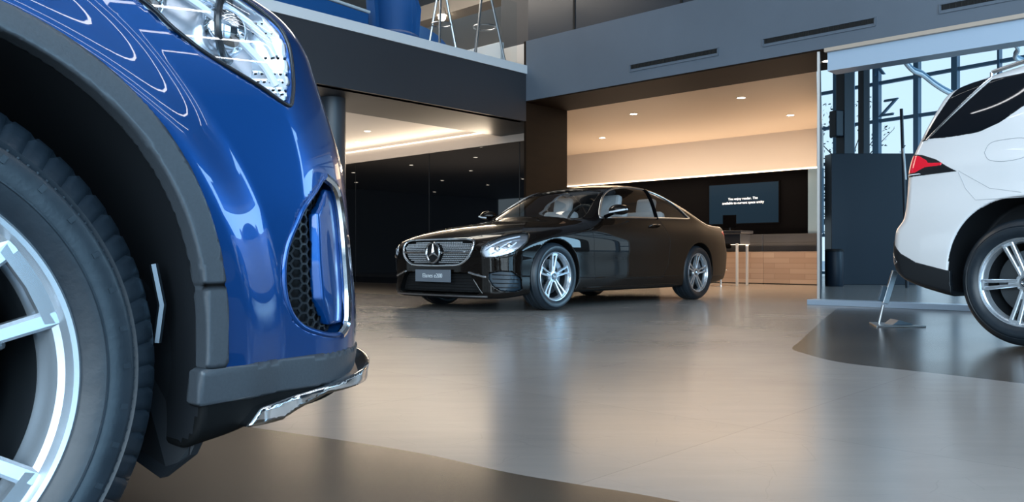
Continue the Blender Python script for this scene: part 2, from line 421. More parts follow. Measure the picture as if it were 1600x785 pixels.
# wood-look tile plinth
def plinth_mat():
    m = mat('striped_oak_tile', (.45, .33, .26), .35); t = m.node_tree; b = t.nodes['Principled BSDF']
    tc = t.nodes.new('ShaderNodeTexCoord'); mp = t.nodes.new('ShaderNodeMapping'); br = t.nodes.new('ShaderNodeTexBrick')
    mp.inputs['Rotation'].default_value = (math.pi / 2, 0, 0)
    br.inputs['Color1'].default_value = (.52, .39, .31, 1); br.inputs['Color2'].default_value = (.40, .28, .215, 1); br.inputs['Mortar'].default_value = (.30, .21, .16, 1)
    br.inputs['Scale'].default_value = 1; br.inputs['Brick Width'].default_value = .62; br.inputs['Row Height'].default_value = .105; br.inputs['Mortar Size'].default_value = .004
    t.links.new(tc.outputs['Object'], mp.inputs[0]); t.links.new(mp.outputs[0], br.inputs[0]); t.links.new(br.outputs[0], b.inputs['Base Color'])
    return m
M['plinth'] = plinth_mat()

def floor_mat(name, c1, c2, rough):
    m = mat(name, c1, rough, spec=.62); t = m.node_tree; b = t.nodes['Principled BSDF']; L = t.links.new
    tc = t.nodes.new('ShaderNodeTexCoord')
    def ns(scale, detail, rough_, rot=0.):
        mp = t.nodes.new('ShaderNodeMapping'); mp.inputs['Scale'].default_value = scale; mp.inputs['Rotation'].default_value = (0, 0, rot)
        n = t.nodes.new('ShaderNodeTexNoise'); n.inputs['Scale'].default_value = 1; n.inputs['Detail'].default_value = detail; n.inputs['Roughness'].default_value = rough_
        L(tc.outputs['Object'], mp.inputs[0]); L(mp.outputs[0], n.inputs['Vector']); return n
    n1 = ns((.55, .9, 1), 5, .6, .3); n2 = ns((2.2, 14, 1), 6, .65, -.1); n3 = ns((9, 26, 1), 4, .6, -.1)
    cr = t.nodes.new('ShaderNodeValToRGB'); cr.color_ramp.elements[0].position = .3; cr.color_ramp.elements[0].color = tuple(c2) + (1,)
    cr.color_ramp.elements[1].position = .7; cr.color_ramp.elements[1].color = tuple(c1) + (1,)
    ad = t.nodes.new('ShaderNodeMixRGB'); ad.inputs[0].default_value = .35; L(n1.outputs[0], ad.inputs[1]); L(n2.outputs[0], ad.inputs[2]); L(ad.outputs[0], cr.inputs[0])
    # thin veins like slate
    vo = t.nodes.new('ShaderNodeTexVoronoi'); vo.feature = 'DISTANCE_TO_EDGE'; mp = t.nodes.new('ShaderNodeMapping'); mp.inputs['Scale'].default_value = (.7, 1.5, 1)
    wp = t.nodes.new('ShaderNodeMixRGB'); wp.inputs[0].default_value = .18; L(tc.outputs['Object'], wp.inputs[1]); L(n1.outputs['Color'], wp.inputs[2]); L(wp.outputs[0], mp.inputs[0]); L(mp.outputs[0], vo.inputs['Vector'])
    vr = t.nodes.new('ShaderNodeMapRange'); vr.inputs['From Max'].default_value = .006; vr.inputs['To Min'].default_value = .90; vr.inputs['To Max'].default_value = 1.0; L(vo.outputs['Distance'], vr.inputs['Value'])
    # tile joints
    br = t.nodes.new('ShaderNodeTexBrick'); bm_ = t.nodes.new('ShaderNodeMapping'); bm_.inputs['Rotation'].default_value = (0, 0, .75); L(tc.outputs['Object'], bm_.inputs[0]); L(bm_.outputs[0], br.inputs[0])
    br.inputs['Scale'].default_value = 1; br.inputs['Brick Width'].default_value = 1.2; br.inputs['Row Height'].default_value = 1.2; br.offset = 0; br.inputs['Mortar Size'].default_value = .002
    br.inputs['Color1'].default_value = (1, 1, 1, 1); br.inputs['Color2'].default_value = (.95, .95, .95, 1); br.inputs['Mortar'].default_value = (.80, .80, .80, 1)
    mu = t.nodes.new('ShaderNodeMixRGB'); mu.blend_type = 'MULTIPLY'; mu.inputs[0].default_value = 1; L(cr.outputs[0], mu.inputs[1]); L(br.outputs[0], mu.inputs[2])
    mv = t.nodes.new('ShaderNodeMixRGB'); mv.blend_type = 'MULTIPLY'; mv.inputs[0].default_value = 1; L(mu.outputs[0], mv.inputs[1]); L(vr.outputs[0], mv.inputs[2]); L(mv.outputs[0], b.inputs['Base Color'])
    mr = t.nodes.new('ShaderNodeMapRange'); mr.inputs['To Min'].default_value = rough - .04; mr.inputs['To Max'].default_value = rough + .05; L(n1.outputs[0], mr.inputs['Value']); L(mr.outputs[0], b.inputs['Roughness'])
    bp = t.nodes.new('ShaderNodeBump'); bp.inputs['Strength'].default_value = .05; bp.inputs['Distance'].default_value = .002
    sm = t.nodes.new('ShaderNodeMath'); sm.operation = 'ADD'; L(n1.outputs[0], sm.inputs[0]); L(n3.outputs[0], sm.inputs[1]); L(n3.outputs[0], bp.inputs['Height']); return m
M['floor'] = floor_mat('honed_slate_tile_grey', (.345, .315, .29), (.265, .245, .23), .22)
M['floor_dark'] = floor_mat('honed_slate_tile_dark', (.075, .055, .036), (.055, .042, .030), .20)
M['floor_black'] = mat('black_floor_stone', (.012, .011, .011), .35)  # plain black floor area in front of the glazed wall

# ================================================================ building frame: s along the long beam towards the camera, t away behind it
C0 = Vector((.2236, 12.9099, 0)); E1 = Vector((.731, -.682, 0)).normalized(); E2 = Vector((.682, .731, 0)).normalized(); RB = math.atan2(E1.y, E1.x)
def B(s, t, z=0.): return C0 + E1 * s + E2 * t + Vector((0, 0, z))
def bbox(mb, s0, s1, t0, t1, z0, z1):
    c = B((s0 + s1) / 2, (t0 + t1) / 2, (z0 + z1) / 2); return mb.box(c, (abs(s1 - s0), abs(t1 - t0), abs(z1 - z0)), RB)
def struct(name, mb, m, **k):
    o = mb.build(name, m, **k); o['kind'] = 'structure'; return o

# ---------------------------------------------------------------- floor with its inlaid dark bands
def smooth_poly(pts, n=8):
    out = []
    for i in range(len(pts) - 1):
        p0 = Vector(pts[max(i - 1, 0)]); p1 = Vector(pts[i]); p2 = Vector(pts[i + 1]); p3 = Vector(pts[min(i + 2, len(pts) - 1)])
        for j in range(n):
            t = j / n; out.append(tuple(.5 * ((2 * p1) + (p2 - p0) * t + (2 * p0 - 5 * p1 + 4 * p2 - p3) * t * t + (3 * p1 - p0 - 3 * p2 + p3) * t ** 3)))
    out.append(tuple(pts[-1])); return out
bandA = smooth_poly([(-5.0, 4.6), (-3.2, 3.85), (-1.6, 2.98), (-.762, 2.54), (-.29, 2.263), (-.016, 2.041), (.152, 1.932), (.371, 1.791), (.9, 1.36), (1.5, .7), (1.9, -.2), (2.1, -1.4)]) + [(2.1, -6.5), (-5.0, -6.5)]
bandB = smooth_poly([(3.6, .6), (2.75, 2.35), (2.40, 3.05), (2.182, 3.464), (2.032, 3.687), (1.851, 3.919), (1.714, 4.107), (1.654, 4.286), (1.638, 4.542), (1.654, 4.796), (1.855, 5.235), (2.375, 6.35), (3.0, 7.68), (3.45, 8.6)]) + [(6.3, 8.2), (9.5, 5.2), (9.5, .6)]
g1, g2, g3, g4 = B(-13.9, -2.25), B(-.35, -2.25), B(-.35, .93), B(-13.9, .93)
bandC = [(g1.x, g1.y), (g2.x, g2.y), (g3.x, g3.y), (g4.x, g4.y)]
outer = [(-24, -8), (17, -8), (17, 34), (-24, 34)]
pts = []; loops = []
for P in (outer, bandA, bandB, bandC):
    if sum(P[i - 1][0] * P[i][1] - P[i][0] * P[i - 1][1] for i in range(len(P))) < 0: P = P[::-1]
    b0 = len(pts); pts += [Vector(p) for p in P]; loops.append(list(range(b0, len(pts))))
vs, ed, fc, ov, oe, of = geometry.delaunay_2d_cdt(pts, [], loops, 1, 1e-4)
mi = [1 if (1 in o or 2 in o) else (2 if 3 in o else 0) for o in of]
fl = mesh_obj('floor', [(v.x, v.y, 0) for v in vs], [tuple(f) for f in fc], [M['floor'], M['floor_dark'], M['floor_black']], smooth=False, fm=mi)
fl['kind'] = 'structure'
for p in fl.data.polygons:
    if p.normal.z < 0: p.flip()

# ---------------------------------------------------------------- the long beam over the presentation room
mb = MB(); bbox(mb, -.0, 14, 0, 1.03, 3.02, 3.972); struct('wall_beam', mb, M['fascia'])
mb = MB(); bbox(mb, -.0, 4.77, .004, 1.03, 3.0, 3.02); struct('trim_1', mb, M['soffit'])
mb = MB(); bbox(mb, 4.77, 14, -.012, .05, 2.975, 3.02); struct('trim_2', mb, M['beige_line'])
mb = MB(); bbox(mb, 4.79, 14, .04, .30, 2.755, 3.02); struct('trim_3', mb, M['pale_band'])
mb = MB(); bbox(mb, -.045, .0, .0, 1.03, 0, 3.972); struct('wall_jamb', mb, M['soffit'])
mb = MB(); bbox(mb, 4.80, 14, -.57, -.36, 0, .06); struct('trim_4', mb, M['pale_band'], bevel=.004)

# presentation room behind the beam
mb = MB(); q = [B(-5, 1.03), B(4.25, 1.03), B(2.27, 5.86), B(2.15, 6.15), B(-5, 6.15)]; mb.prism([(v.x, v.y) for v in q], 3.02, 3.12, lambda u, v, w: (u, v, w)); struct('ceiling_room', mb, M['plaster_ceiling'])
mb = MB(); bbox(mb, -5.1, 2.27, 5.82, 6.15, 2.268, 3.02); struct('wall_back', mb, M['plaster'])
mb = MB(); bbox(mb, -5.1, 2.1, 6.0, 6.1, 0, 2.268); struct('wall_recess', mb, M['black_panel'])
mb = MB(); bbox(mb, -5.1, -5.0, 1.03, 6.6, 0, 3.02); struct('wall_left', mb, M['plaster'])
mb = MB(); bbox(mb, 2.1, 2.30, 5.82, 6.1, 1.0, 2.268); struct('trim_5', mb, M['grey_blue_panel'])
a = B(4.69, .02); b = B(2.335, 5.86); d = (b - a); mb = MB(); mb.box((a + b) / 2 + Vector((0, 0, 1.51)), (d.length, .03, 3.0), math.atan2(d.y, d.x)); struct('wall_right', mb, M['plaster']); nn = Vector((d.y, -d.x, 0)).normalized(); nn = nn if nn.x > 0 else -nn; mb = MB(); mb.box((a + b) / 2 + nn * .02 + Vector((0, 0, 1.51)), (d.length, .006, 3.0), math.atan2(d.y, d.x)); struct('wall_right_face', mb, M['hall_dark'])  # thin dark outer sheet added to darken the coupe's reflections
mb = MB(); bbox(mb, -5.0, 2.32, 5.795, 5.825, 2.25, 2.272); struct('trim_6', mb, M['led'])
area_light('room_led_wash', B(-1.2, 5.6, 2.2), (6.5, .12), 50, (1.0, .78, .55), rot=(0, 0, RB))
area_light('room_downlight_wash', B(.3, 3.4, 2.98), (6.0, 3.2), 125, (1.0, .74, .48), rot=(0, 0, RB))
area_light('room_cove_wash', B(.2, 5.0, .75), (6.0, .8), 95, (1.0, .74, .52), rot=(math.pi, 0, RB))  # unseen uplight added to brighten the room ceiling, no fitting here

# gallery on the left: dark beam, pale edge, underside, glazed black wall below
mb = MB(); bbox(mb, -.16, 0, -15, .0, 2.70, 3.447); bbox(mb, -1.42, -.05, -15, .93, 2.70, 3.447); struct('wall_gallery', mb, M['dark_fascia'])
mb = MB(); bbox(mb, -.20, .025, -15, .0, 3.447, 3.58); struct('trim_7', mb, M['pale_strip'])
mb = MB(); bbox(mb, -14, -1.42, -12, .93, 2.85, 3.447); struct('ceiling_gallery', mb, M['grey_ceiling'])
mb = MB(); bbox(mb, -14, -.05, .90, 1.0, 2.57, 2.86); struct('trim_8', mb, M['plaster'])
mb = MB(); bbox(mb, -14, -.05, .94, 1.0, 0, 2.57)
for s in (-1.0, -3.4, -5.8, -8.2):
    mb.mat(1); bbox(mb, s - .006, s + .006, .934, .945, 0, 2.57)
struct('wall_glazed', mb, [M['black_glass'], M['dark_metal']])
mb = MB(); bbox(mb, -9, -1.55, .86, .895, 2.80, 2.815); struct('trim_9', mb, M['led_soft'])
area_light('gallery_cove_wash', B(-5.2, .70, 2.50), (7.4, .16), 75, (1.0, .80, .58), target=B(-5.2, -.7, 3.2))
area_light('gallery_ceiling_wash', B(-4.6, -2.2, .9), (5, 3), 60, (1.0, .86, .72), rot=(math.pi, 0, RB))  # unseen uplight added to even out the gallery ceiling
mb = MB(); bbox(mb, -14, -1.42, -12, 6.5, 3.447, 3.47); struct('floor_gallery', mb, M['grey_ceiling'])

def column(x, y, r, z0, z1, name, m, label, square=False):
    mb = MB()
    if square: mb.box((x, y, (z0 + z1) / 2), (2 * r, 2 * r, z1 - z0), .3)
    else: mb.lathe([(0, z0), (r, z0), (r, z1), (0, z1)], 40, lambda a, b, h: (x + a, y + b, h))
    return mb
p = B(-.7, -3.16); mb = column(p.x, p.y, .175, 0, 2.70, '', None, ''); struct('wall_column', mb, M['column'], smooth=True)

# upper storey behind the gallery and the beam
mb = MB(); bbox(mb, -1.03, 14, 1.2, 1.35, 3.972, 7.6)
mb.mat(1)
for s in (.02, 2.1, 4.2, 6.3, 8.4): bbox(mb, s - .02, s + .02, 1.185, 1.2, 3.972, 7.6)
struct('wall_upper', mb, [M['upper_panel'], M['black_joint']])
mb = MB(); bbox(mb, -1.70, -1.03, 1.2, 2.2, 3.447, 7.6); struct('wall_cabinet', mb, M['dark_fascia'])
mb = MB(); bbox(mb, -14, -1.6, 6.3, 6.5, 3.447, 5.55); struct('wall_far', mb, M['dark_fascia'])
mb = MB(); bbox(mb, -14, -1.6, 6.2, 6.5, 5.55, 7.6); struct('wall_far_top', mb, M['plaster'])
mb = MB(); bbox(mb, -9, -1.6, 2.95, 3.4, 6.1, 6.45); struct('trim_10', mb, M['beige_line'])
mb = MB(); bbox(mb, -14.1, -14, -12, 6.5, 0, 7.6); struct('wall_side', mb, M['dark_fascia'])
# low parapet
mb = MB(); bbox(mb, -1.55, -.06, .90, 1.02, 3.58, 4.26); struct('trim_11', mb, M['plaster'], bevel=.006)
mb = MB(); bbox(mb, -2.05, -1.0, .46, .54, 3.58, 4.235); struct('trim_12', mb, M['pale_strip'], bevel=.006)
# hall ceiling
mb = MB(); mb.prism([(-23, -8), (17, -8), (17, 11.4), (4.8, 28.2), (-23, 28.2)], 7.65, 7.85, lambda u, v, w: (u, v, w)); struct('ceiling', mb, mat('hall_ceiling_paint', (.30, .31, .33), .7))
mb = MB(); mb.box((-18.5, -2, 3.8), (.2, 12, 7.6)); struct('wall_far_left', mb, M['fascia'])

# ---------------------------------------------------------------- glazed fronts
def curtain(name, P0, dr, sig, zs, w, pane=True, zmax=7.6, skip=()):
    """mullions at distances sig along dr from P0, transoms at heights zs"""
    dr = Vector((dr[0], dr[1], 0)).normalized(); rz = math.atan2(dr.y, dr.x); P0 = Vector((P0[0], P0[1], 0)); mb = MB()
    for s, ww in sig: mb.box(P0 + dr * s + Vector((0, 0, zmax / 2)), (ww, .16, zmax), rz)
    L = sig[-1][0] - sig[0][0]; c = P0 + dr * (sig[0][0] + L / 2)
    for z in zs: mb.box(c + Vector((0, 0, z)), (L, .12, w), rz)
    o = struct(name, mb, M['mullion'])
    if pane:
        mb = MB()
        for i in range(len(sig) - 1):
            a, b = sig[i][0], sig[i + 1][0]; mb.box(P0 + dr * ((a + b) / 2) + Vector((0, 0, zmax / 2)), (b - a - .02, .012, zmax), rz)
        g = mb.build('glass_pane', M['pane'], o)
    return o
FP = (480 / 1270 * 23, 23.); FD = (920, -1270)
curtain('window_1', FP, FD, [(-6.6, .1), (-5.4, .1), (-4.2, .1), (-3.0, .1), (-1.9, .1), (-.7, .1), (.56, .17), (1.72, .17), (2.8, .13), (3.75, .14), (4.76, .05), (5.9, .12), (7.1, .12), (8.3, .12), (9.5, .12), (10.7, .12), (11.9, .12), (13.1, .12)],
        [.1, 1.15, 2.15, 3.15, 4.15, 5.15, 6.15, 7.1], .08)
curtain('window_2', (-15, -7.9), (1, 0), [(i * 2.6, .09) for i in range(13)], [.1, 2.6, 5.1], .09, pane=False)
mb = MB(); mb.box((17.0, 1.8, 3.8), (.2, 19.5, 7.6)); struct('wall_far_right', mb, M['hall_dark'])
mb = MB(); mb.box((0, 30, -.06), (160, 160, .1)); struct('floor_outside', mb, mat('pale_forecourt', (.35, .40, .45), .7))
# ================================================================ lamps
def downlight(loc, label, group, r=.045, power=5, color=(1, .82, .6)):
    o = empty('downlight', loc, 0, label, 'light', group)
    mb = MB(); mb.lathe([(r, -.004), (r + .018, -.006), (r + .018, 0), (r, 0)], 24, closed=True); mb.build('ring', M['spot_ring'], o, smooth=True)
    mb = MB(); mb.lathe([(0, -.003), (r, -.003), (r, .0), (0, 0)], 24); mb.build('lens', M['spot'], o)
    return o
places = {(.583, 2.134): 'round recessed downlight nearest the dark brown soffit, left of the big warm ceiling middle',
          (2.622, 2.089): 'brightest recessed downlight near the front edge of the warm ceiling, above the TV',
          (2.512, 4.11): 'recessed downlight at the right end of the warm ceiling, beside the bright hall opening',
          (-1.506, 4.035): 'recessed downlight deep in the warm ceiling beside the brown side wall'}
for (s, t), lb in places.items(): downlight(B(s, t, 3.02), lb, 'downlights in the warm presentation room ceiling', .06)
downlight(B(4.58, .55, 3.0), 'small downlight at the right end of the dark brown soffit, beside the pale band', 'downlights in the dark soffit', .05)
for (s, t), lb in {(-4.736, .215): 'recessed gallery downlight closest to the round dark column', (-2.544, .337): 'recessed gallery downlight nearest the corner where the light cove ends',
                   (-3.453, -.511): 'small recessed gallery downlight on the ceiling in front of the cove line'}.items():
    downlight(B(s, t, 2.85), lb, 'downlights under the gallery', .05)
# spots over the open floor in front, seen mirrored in the black glazed wall
k = 0
for s, t in ((-4.8, -1.7), (-7.1, -1.7), (-9.66, -1.8), (-6.97, -3.65), (-9.65, -7.0), (-7.5, -6.3), (-13.0, -7.7), (-9.6, -5.0), (-12.0, -3.6), (-6.2, -5.6)):
    k += 1; downlight(B(s, t, 2.85), 'recessed downlight in the underside of the left gallery, mirrored in the black glass wall', 'downlights under the near gallery', .05)
# long luminaires high over the hall
def linear_light(c, L, rz, label):
    o = empty('linear_ceiling_light', c, rz, label, 'light', 'long white luminaires high over the hall')
    mb = MB(); mb.box((0, 0, .05), (L, .10, .08)); mb.build('housing', M['alu'], o)
    mb = MB(); mb.box((0, 0, 0), (L - .04, .07, .02)); mb.build('diffuser', M['tube_light'], o)
    return o
for i in range(8):
    linear_light((1.2 + i * 1.35, 1.0 + i * .1, 6.6), 7.5, math.radians(82), 'long slim white luminaire hanging high above the open floor beside the cars')
for i in range(4):
    linear_light((-4.6 + i * 1.4, 3.4 + i * 1.2, 6.8), 6.0, math.radians(-43), 'long slim white luminaire hanging above the gallery edge')

# ================================================================ air slots in the beam
def vent(s0, s1, label):
    L = s1 - s0; o = empty('air_vent', B((s0 + s1) / 2, -.001, 3.225), RB, label, 'vent', 'slot vents in the blue grey beam')
    fr = MB(); h = .048
    fr.box((0, -.006, h), (L, .014, .012)); fr.box((0, -.006, -h), (L, .014, .012)); fr.box((-L / 2 + .006, -.006, 0), (.012, .014, 2 * h)); fr.box((L / 2 - .006, -.006, 0), (.012, .014, 2 * h))
    fr.build('frame', M['fascia'], o)
    MB().box((0, -.003, .012), (L - .05, .004, .055)).build('slot', M['black_joint'], o)
    lv = MB(); n = int(L / .06)
    for i in range(n): lv.box((-L / 2 + .05 + i * (L - .1) / (n - 1), -.007, .012), (.006, .008, .05))
    lv.build('louvre', M['dark_metal'], o)
vent(1.98, 3.38, 'slim slot vent in the blue grey beam, the one nearest the gallery corner')
vent(3.99, 5.36, 'slim slot vent in the blue grey beam, middle one above the bright hall opening')
vent(6.02, 7.40, 'slim slot vent in the blue grey beam, cut off above the white car')

# ================================================================ presentation room furniture
def console(s0, s1, label):
    o = empty('sideboard', B((s0 + s1) / 2, 5.86, 0), RB, label, 'sideboard', 'low sideboards under the TV wall'); L = s1 - s0
    MB().box((0, 0, .335), (L - .006, .24, .63)).build('oak_front', M['plinth'], o)
    MB().box((0, .0, .825), (L - .006, .26, .345)).build('cabinet', M['cabinet'], o, bevel=.004)
    d = MB()
    for z in (.74, .90): d.box((0, -.132, z), (L - .03, .008, .14))
    d.build('drawer', M['cabinet'], o, bevel=.003)
    MB().box((0, 0, .01), (L - .04, .2, .02)).build('toe_kick', M['dark_metal'], o)
console(1.22, 2.31, 'low sideboard with dark drawers over striped oak, against the partition end')
console(.05, 1.22, 'low sideboard with dark drawers over striped oak, half behind the desk')
console(-1.2, .05, 'low sideboard with dark drawers over striped oak, hidden behind the coupe tail')
tv = empty('television', B(.672, 5.97, 1.65), RB, 'wide wall TV glowing dark blue with two lines of white text', 'tv')
MB().box((0, 0, 0), (1.58, .045, .86)).build('bezel', M['black_panel'], tv, bevel=.004)
MB().box((0, -.0245, 0), (1.54, .004, .82)).build('screen', mat('tv_screen_blue', (.002, .006, .012), .5, spec=.05, emit=(.008, .034, .066), strength=.28), tv)
tm = mat('tv_text_white', (.8, .85, .9), emit=(.42, .60, .76), strength=.9)
text_obj('caption_line', 'You enjoy reader. The', .072, (-.0, -.028, .10), (math.pi / 2, 0, 0), tm, tv)
text_obj('caption_line', 'available to current space entity', .072, (-.0, -.028, .015), (math.pi / 2, 0, 0), tm, tv)

desk = empty('reception_desk', B(.75, 4.75, 0), RB, 'dark narrow desk with pale legs standing in front of the TV wall', 'desk')
MB().box((0, 0, 1.02), (1.25, .50, .05)).build('desk_top', M['cabinet'], desk, bevel=.004)
MB().box((0, .02, .88), (1.15, .40, .20)).build('drawer_box', M['cabinet'], desk, bevel=.004)
for x in (-.52, .52):
    for y in (-.2, .2): MB().box((x, y, .40), (.04, .04, .80)).build('leg', M['pale_strip'], desk, bevel=.003)
mon = empty('computer_monitor', B(.98, 4.8, 1.045), RB + .2, 'small black computer monitor standing on the dark desk', 'monitor')
MB().box((0, 0, .19), (.26, .025, .24)).build('display', M['black_panel'], mon, bevel=.004)
mb = MB(); mb.box((0, .02, .06), (.03, .02, .12)); mb.box((0, .01, .006), (.16, .12, .012)); mb.build('stand', M['dark_metal'], mon, bevel=.002)
def stool(s, t, rz, label):
    o = empty('bar_stool', B(s, t, 0), rz, label, 'stool', 'bar stools at the dark desk')
    mb = MB(); mb.lathe([(0, .70), (.17, .70), (.19, .72), (.19, .76), (.16, .79), (0, .79)], 28); mb.build('seat', M['black_panel'], o, smooth=True)
    mb = MB(); pts = [(.17 * math.cos(a), .17 * math.sin(a), .93) for a in np.linspace(.6, math.pi - .6, 10)]; mb.tube(pts, .035, 8); mb.box((0, .17, .85), (.03, .02, .14)); mb.build('backrest', M['black_panel'], o, smooth=True)
    MB().tube([(0, 0, .03), (0, 0, .70)], .022, 12).build('post', M['chrome'], o, smooth=True)
    mb = MB(); mb.lathe([(0, 0), (.2, 0), (.2, .008), (.04, .03), (0, .03)], 28); mb.build('base', M['chrome'], o, smooth=True)
    mb = MB(); mb.tube([(.13 * math.cos(a), .13 * math.sin(a), .30) for a in np.linspace(0, 2 * math.pi, 20, endpoint=False)], .009, 8, closed=True); mb.tube([(0, 0, .30), (0, .13, .30)], .008, 6); mb.build('foot_ring', M['chrome'], o, smooth=True)
stool(1.15, 4.15, .4, 'black bar stool with chrome post at the end of the desk')
stool(.45, 4.05, .1, 'black bar stool with chrome post just behind the coupe tail')

# ================================================================ hall seen through the opening
pl = empty('display_wall', (7.05, 16.0, 0), 0, 'tall navy black free-standing partition in front of the bright glass front', 'partition')
MB().box((0, 0, 1.28), (1.66, .35, 2.56)).build('panel', M['hall_dark'], pl, bevel=.01)
MB().box((-1.05, 1.0, 1.95), (.75, .25, 1.2)).build('side_panel', M['hall_dark'], pl, bevel=.01)
MB().box((0, 0, .03), (1.5, .28, .06)).build('plinth', M['dark_metal'], pl)
for x, y, r, lb in ((7.05, 17.2, .13, 'thick dark steel post beside the bright glass front, wider of the two'), (7.62, 17.6, .085, 'slimmer dark steel post standing just behind the wide one')):
    o = empty('steel_post', (x, y, 0), .3, lb, 'post', 'dark posts before the glass front')
    MB().box((0, 0, 3.72), (2 * r, 2 * r, 7.44)).build('shaft', M['hall_dark'], o, bevel=.01)
    MB().box((0, 0, .05), (2 * r + .12, 2 * r + .12, .1)).build('base_plate', M['hall_dark'], o, bevel=.006)
    if r > .1: MB().box((-.22, 0, 3.35), (.2, .22, .55)).build('control_box', M['hall_dark'], o, bevel=.02); MB().box((.18, .02, 4.2), (.12, .06, 6.6)).build('cable_tray', M['mullion'], o)
bn = empty('waste_bin', (5.95, 15.0, 0), 0, 'dark round waste bin just right of the oak sideboard', 'bin')
mb = MB(); mb.lathe([(0, 0), (.15, 0), (.16, .02), (.165, .62), (.15, .66), (.10, .67), (0, .67)], 28); mb.build('body', M['hall_dark'], bn, smooth=True)
MB().lathe([(.13, .672), (.165, .64), (.17, .66), (.14, .69)], 28, closed=True).build('rim', M['dark_metal'], bn, smooth=True)
pole = empty('leaning_pole', (6.95, 14.3, 0), 0, 'thin leaning pole, dark above and white below, over the navy partition', 'pole')
MB().tube([(0, 0, 0), (-.06, 0, 2.0), (-.10, 0, 3.15)], .028, 10).build('shaft', M['hall_dark'], pole, smooth=True)
MB().tube([(-.075, -.02, 2.45), (-.035, -.02, 1.9)], .02, 8).build('sleeve', M['pale_strip'], pole, smooth=True)
# pavement trees outside the glass (seen as dark tangles)
def small_tree(x, y, h, label):
    o = empty('pavement_tree', (x, y, -.01), 0, label, 'tree'); rnd = random.Random(int(x * 10))
    tr = MB(); tr.tube([(0, 0, 0), (.03, .02, h * .35), (-.02, 0, h * .6)], [.09, .07, .05], 8)
    for i in range(14):
        a = rnd.uniform(0, 6.28); z0 = h * rnd.uniform(.25, .6); L = h * rnd.uniform(.2, .42); q = Vector((math.cos(a) * L * .6, math.sin(a) * L * .6, z0 + L * .7)); tr.tube([(0, 0, z0), q * .5 + Vector((0, 0, z0 * .5 + .06)), q], [.03, .02, .008], 6)
    tr.build('trunk', mat('bark', (.03, .035, .04), .8), o, smooth=True)
    fo = MB()
    for i in range(420):
        a = rnd.uniform(0, 6.28); rr = rnd.random() ** .5 * h * .3; z = h * rnd.uniform(.38, .98); rr *= 1 - abs(z / h - .65) * 1.3; c = Vector((rr * math.cos(a), rr * math.sin(a), z)); u = Vector((rnd.uniform(-1, 1), rnd.uniform(-1, 1), rnd.uniform(-1, 1))).normalized() * .07; w = u.orthogonal().normalized() * .04
        fo.add([c - u, c + w, c + u, c - w], [(0, 1, 2, 3)])
    fo.build('foliage', mat('dark_leaf', (.03, .05, .05), .7), o)
small_tree(9.9, 26.5, 3.0, 'small dark street tree outside the glass, low behind the bin')
small_tree(11.4, 27.5, 6.0, 'taller dark street tree outside behind the steel posts')
# raised letters on the glass front
fdir = Vector((920, -1270, 0)).normalized(); fn_ = Vector((-fdir.y, fdir.x, 0)) * -1; frz = math.atan2(fdir.y, fdir.x)
def sign_letter(ch, sig, z, size, label):
    p = Vector((480 / 1270 * 23, 23, 0)) + fdir * sig + fn_ * .15; o = text_obj('sign_letter', ch, size, (p.x, p.y, z), (math.pi / 2, 0, frz), M['mullion'], None, .04, shear=.35)
    tag(o, label, 'letter', 'raised letters on the glass front')
sign_letter('Z', 2.05, 4.42, .62, 'blue grey slanted letter Z sitting on a glazing bar of the glass front')
sign_letter('K', 1.85, 5.50, .55, 'blue grey slanted letter K under the pale band, above the Z')
# wavy reflections of light strips, modelled as tubes before the glass
def strip(pts, label):
    p0 = Vector(pts[0]); o = empty('bent_light_strip', p0, 0, label, 'lamp', 'bent white strips hanging before the glass front')
    q = [Vector(p) - p0 for p in smooth_poly(pts, 5)]
    MB().tube(q, .030, 8).build('white_tube', mat('white_strip', (.85, .88, .92), .4), o, smooth=True)
    MB().tube([v + Vector((.0, .0, .045)) for v in q], .024, 8).build('dark_channel', M['mullion'], o, smooth=True)
def P3(px, py, D): return ((px - 800) / 1270 * D, D, .54 + (402 - py) / 1270 * D)
strip([P3(1405, 80, 12), P3(1412, 95, 12), P3(1426, 111, 12.1), P3(1440, 117, 12.2), P3(1458, 131, 12.3), P3(1475, 142, 12.4), P3(1492, 150, 12.5)], 'bent white strip hanging before the glass, the longer one beside the white car roof')
strip([P3(1578, 58, 12), P3(1584, 68, 12), P3(1591, 78, 12.1), P3(1586, 90, 12.2), P3(1600, 97, 12.3), P3(1630, 104, 12.3)], 'short kinked white strip above the white car roof near the photo edge')

# ================================================================ upstairs furniture
FB = mat('royal_blue_upholstery', (.004, .09, .30), .55); WP = mat('white_piping', (.75, .76, .78), .4)
def curved_sofa():
    o = empty('lounge_bench', B(-1.0, -3.35, 3.47), RB, 'long low royal blue lounge bench with white piping upstairs on the gallery', 'bench')
    # body runs along the gallery edge (local y)
    n = 14; bk = []; 
    mb = MB()
    for i in range(n):
        pass
    P = []
    for i in range(n + 1):
        y = -1.5 + 2.5 * i / n; z = .72 - .10 * (i / n) ** 1.5; P.append((y, z))
    V = []; F = []
    for y, z in P: V += [(.05, y, 0), (.05, y, z), (-.16, y, z - .01), (-.20, y, .42), (-.75, y, .40), (-.75, y, 0)]
    for i in range(n):
        for j in range(6): a = i * 6 + j; b = i * 6 + (j + 1) % 6; F.append((a, b, b + 6, a + 6))
    F += [tuple(range(6)), tuple(range(n * 6, n * 6 + 6))[::-1]]
    mb.add(V, F); mb.build('upholstery', FB, o, bevel=.03)
    MB().tube([(.05, y, z + .02) for y, z in P], .022, 8).build('piping', WP, o, smooth=True)
curved_sofa()
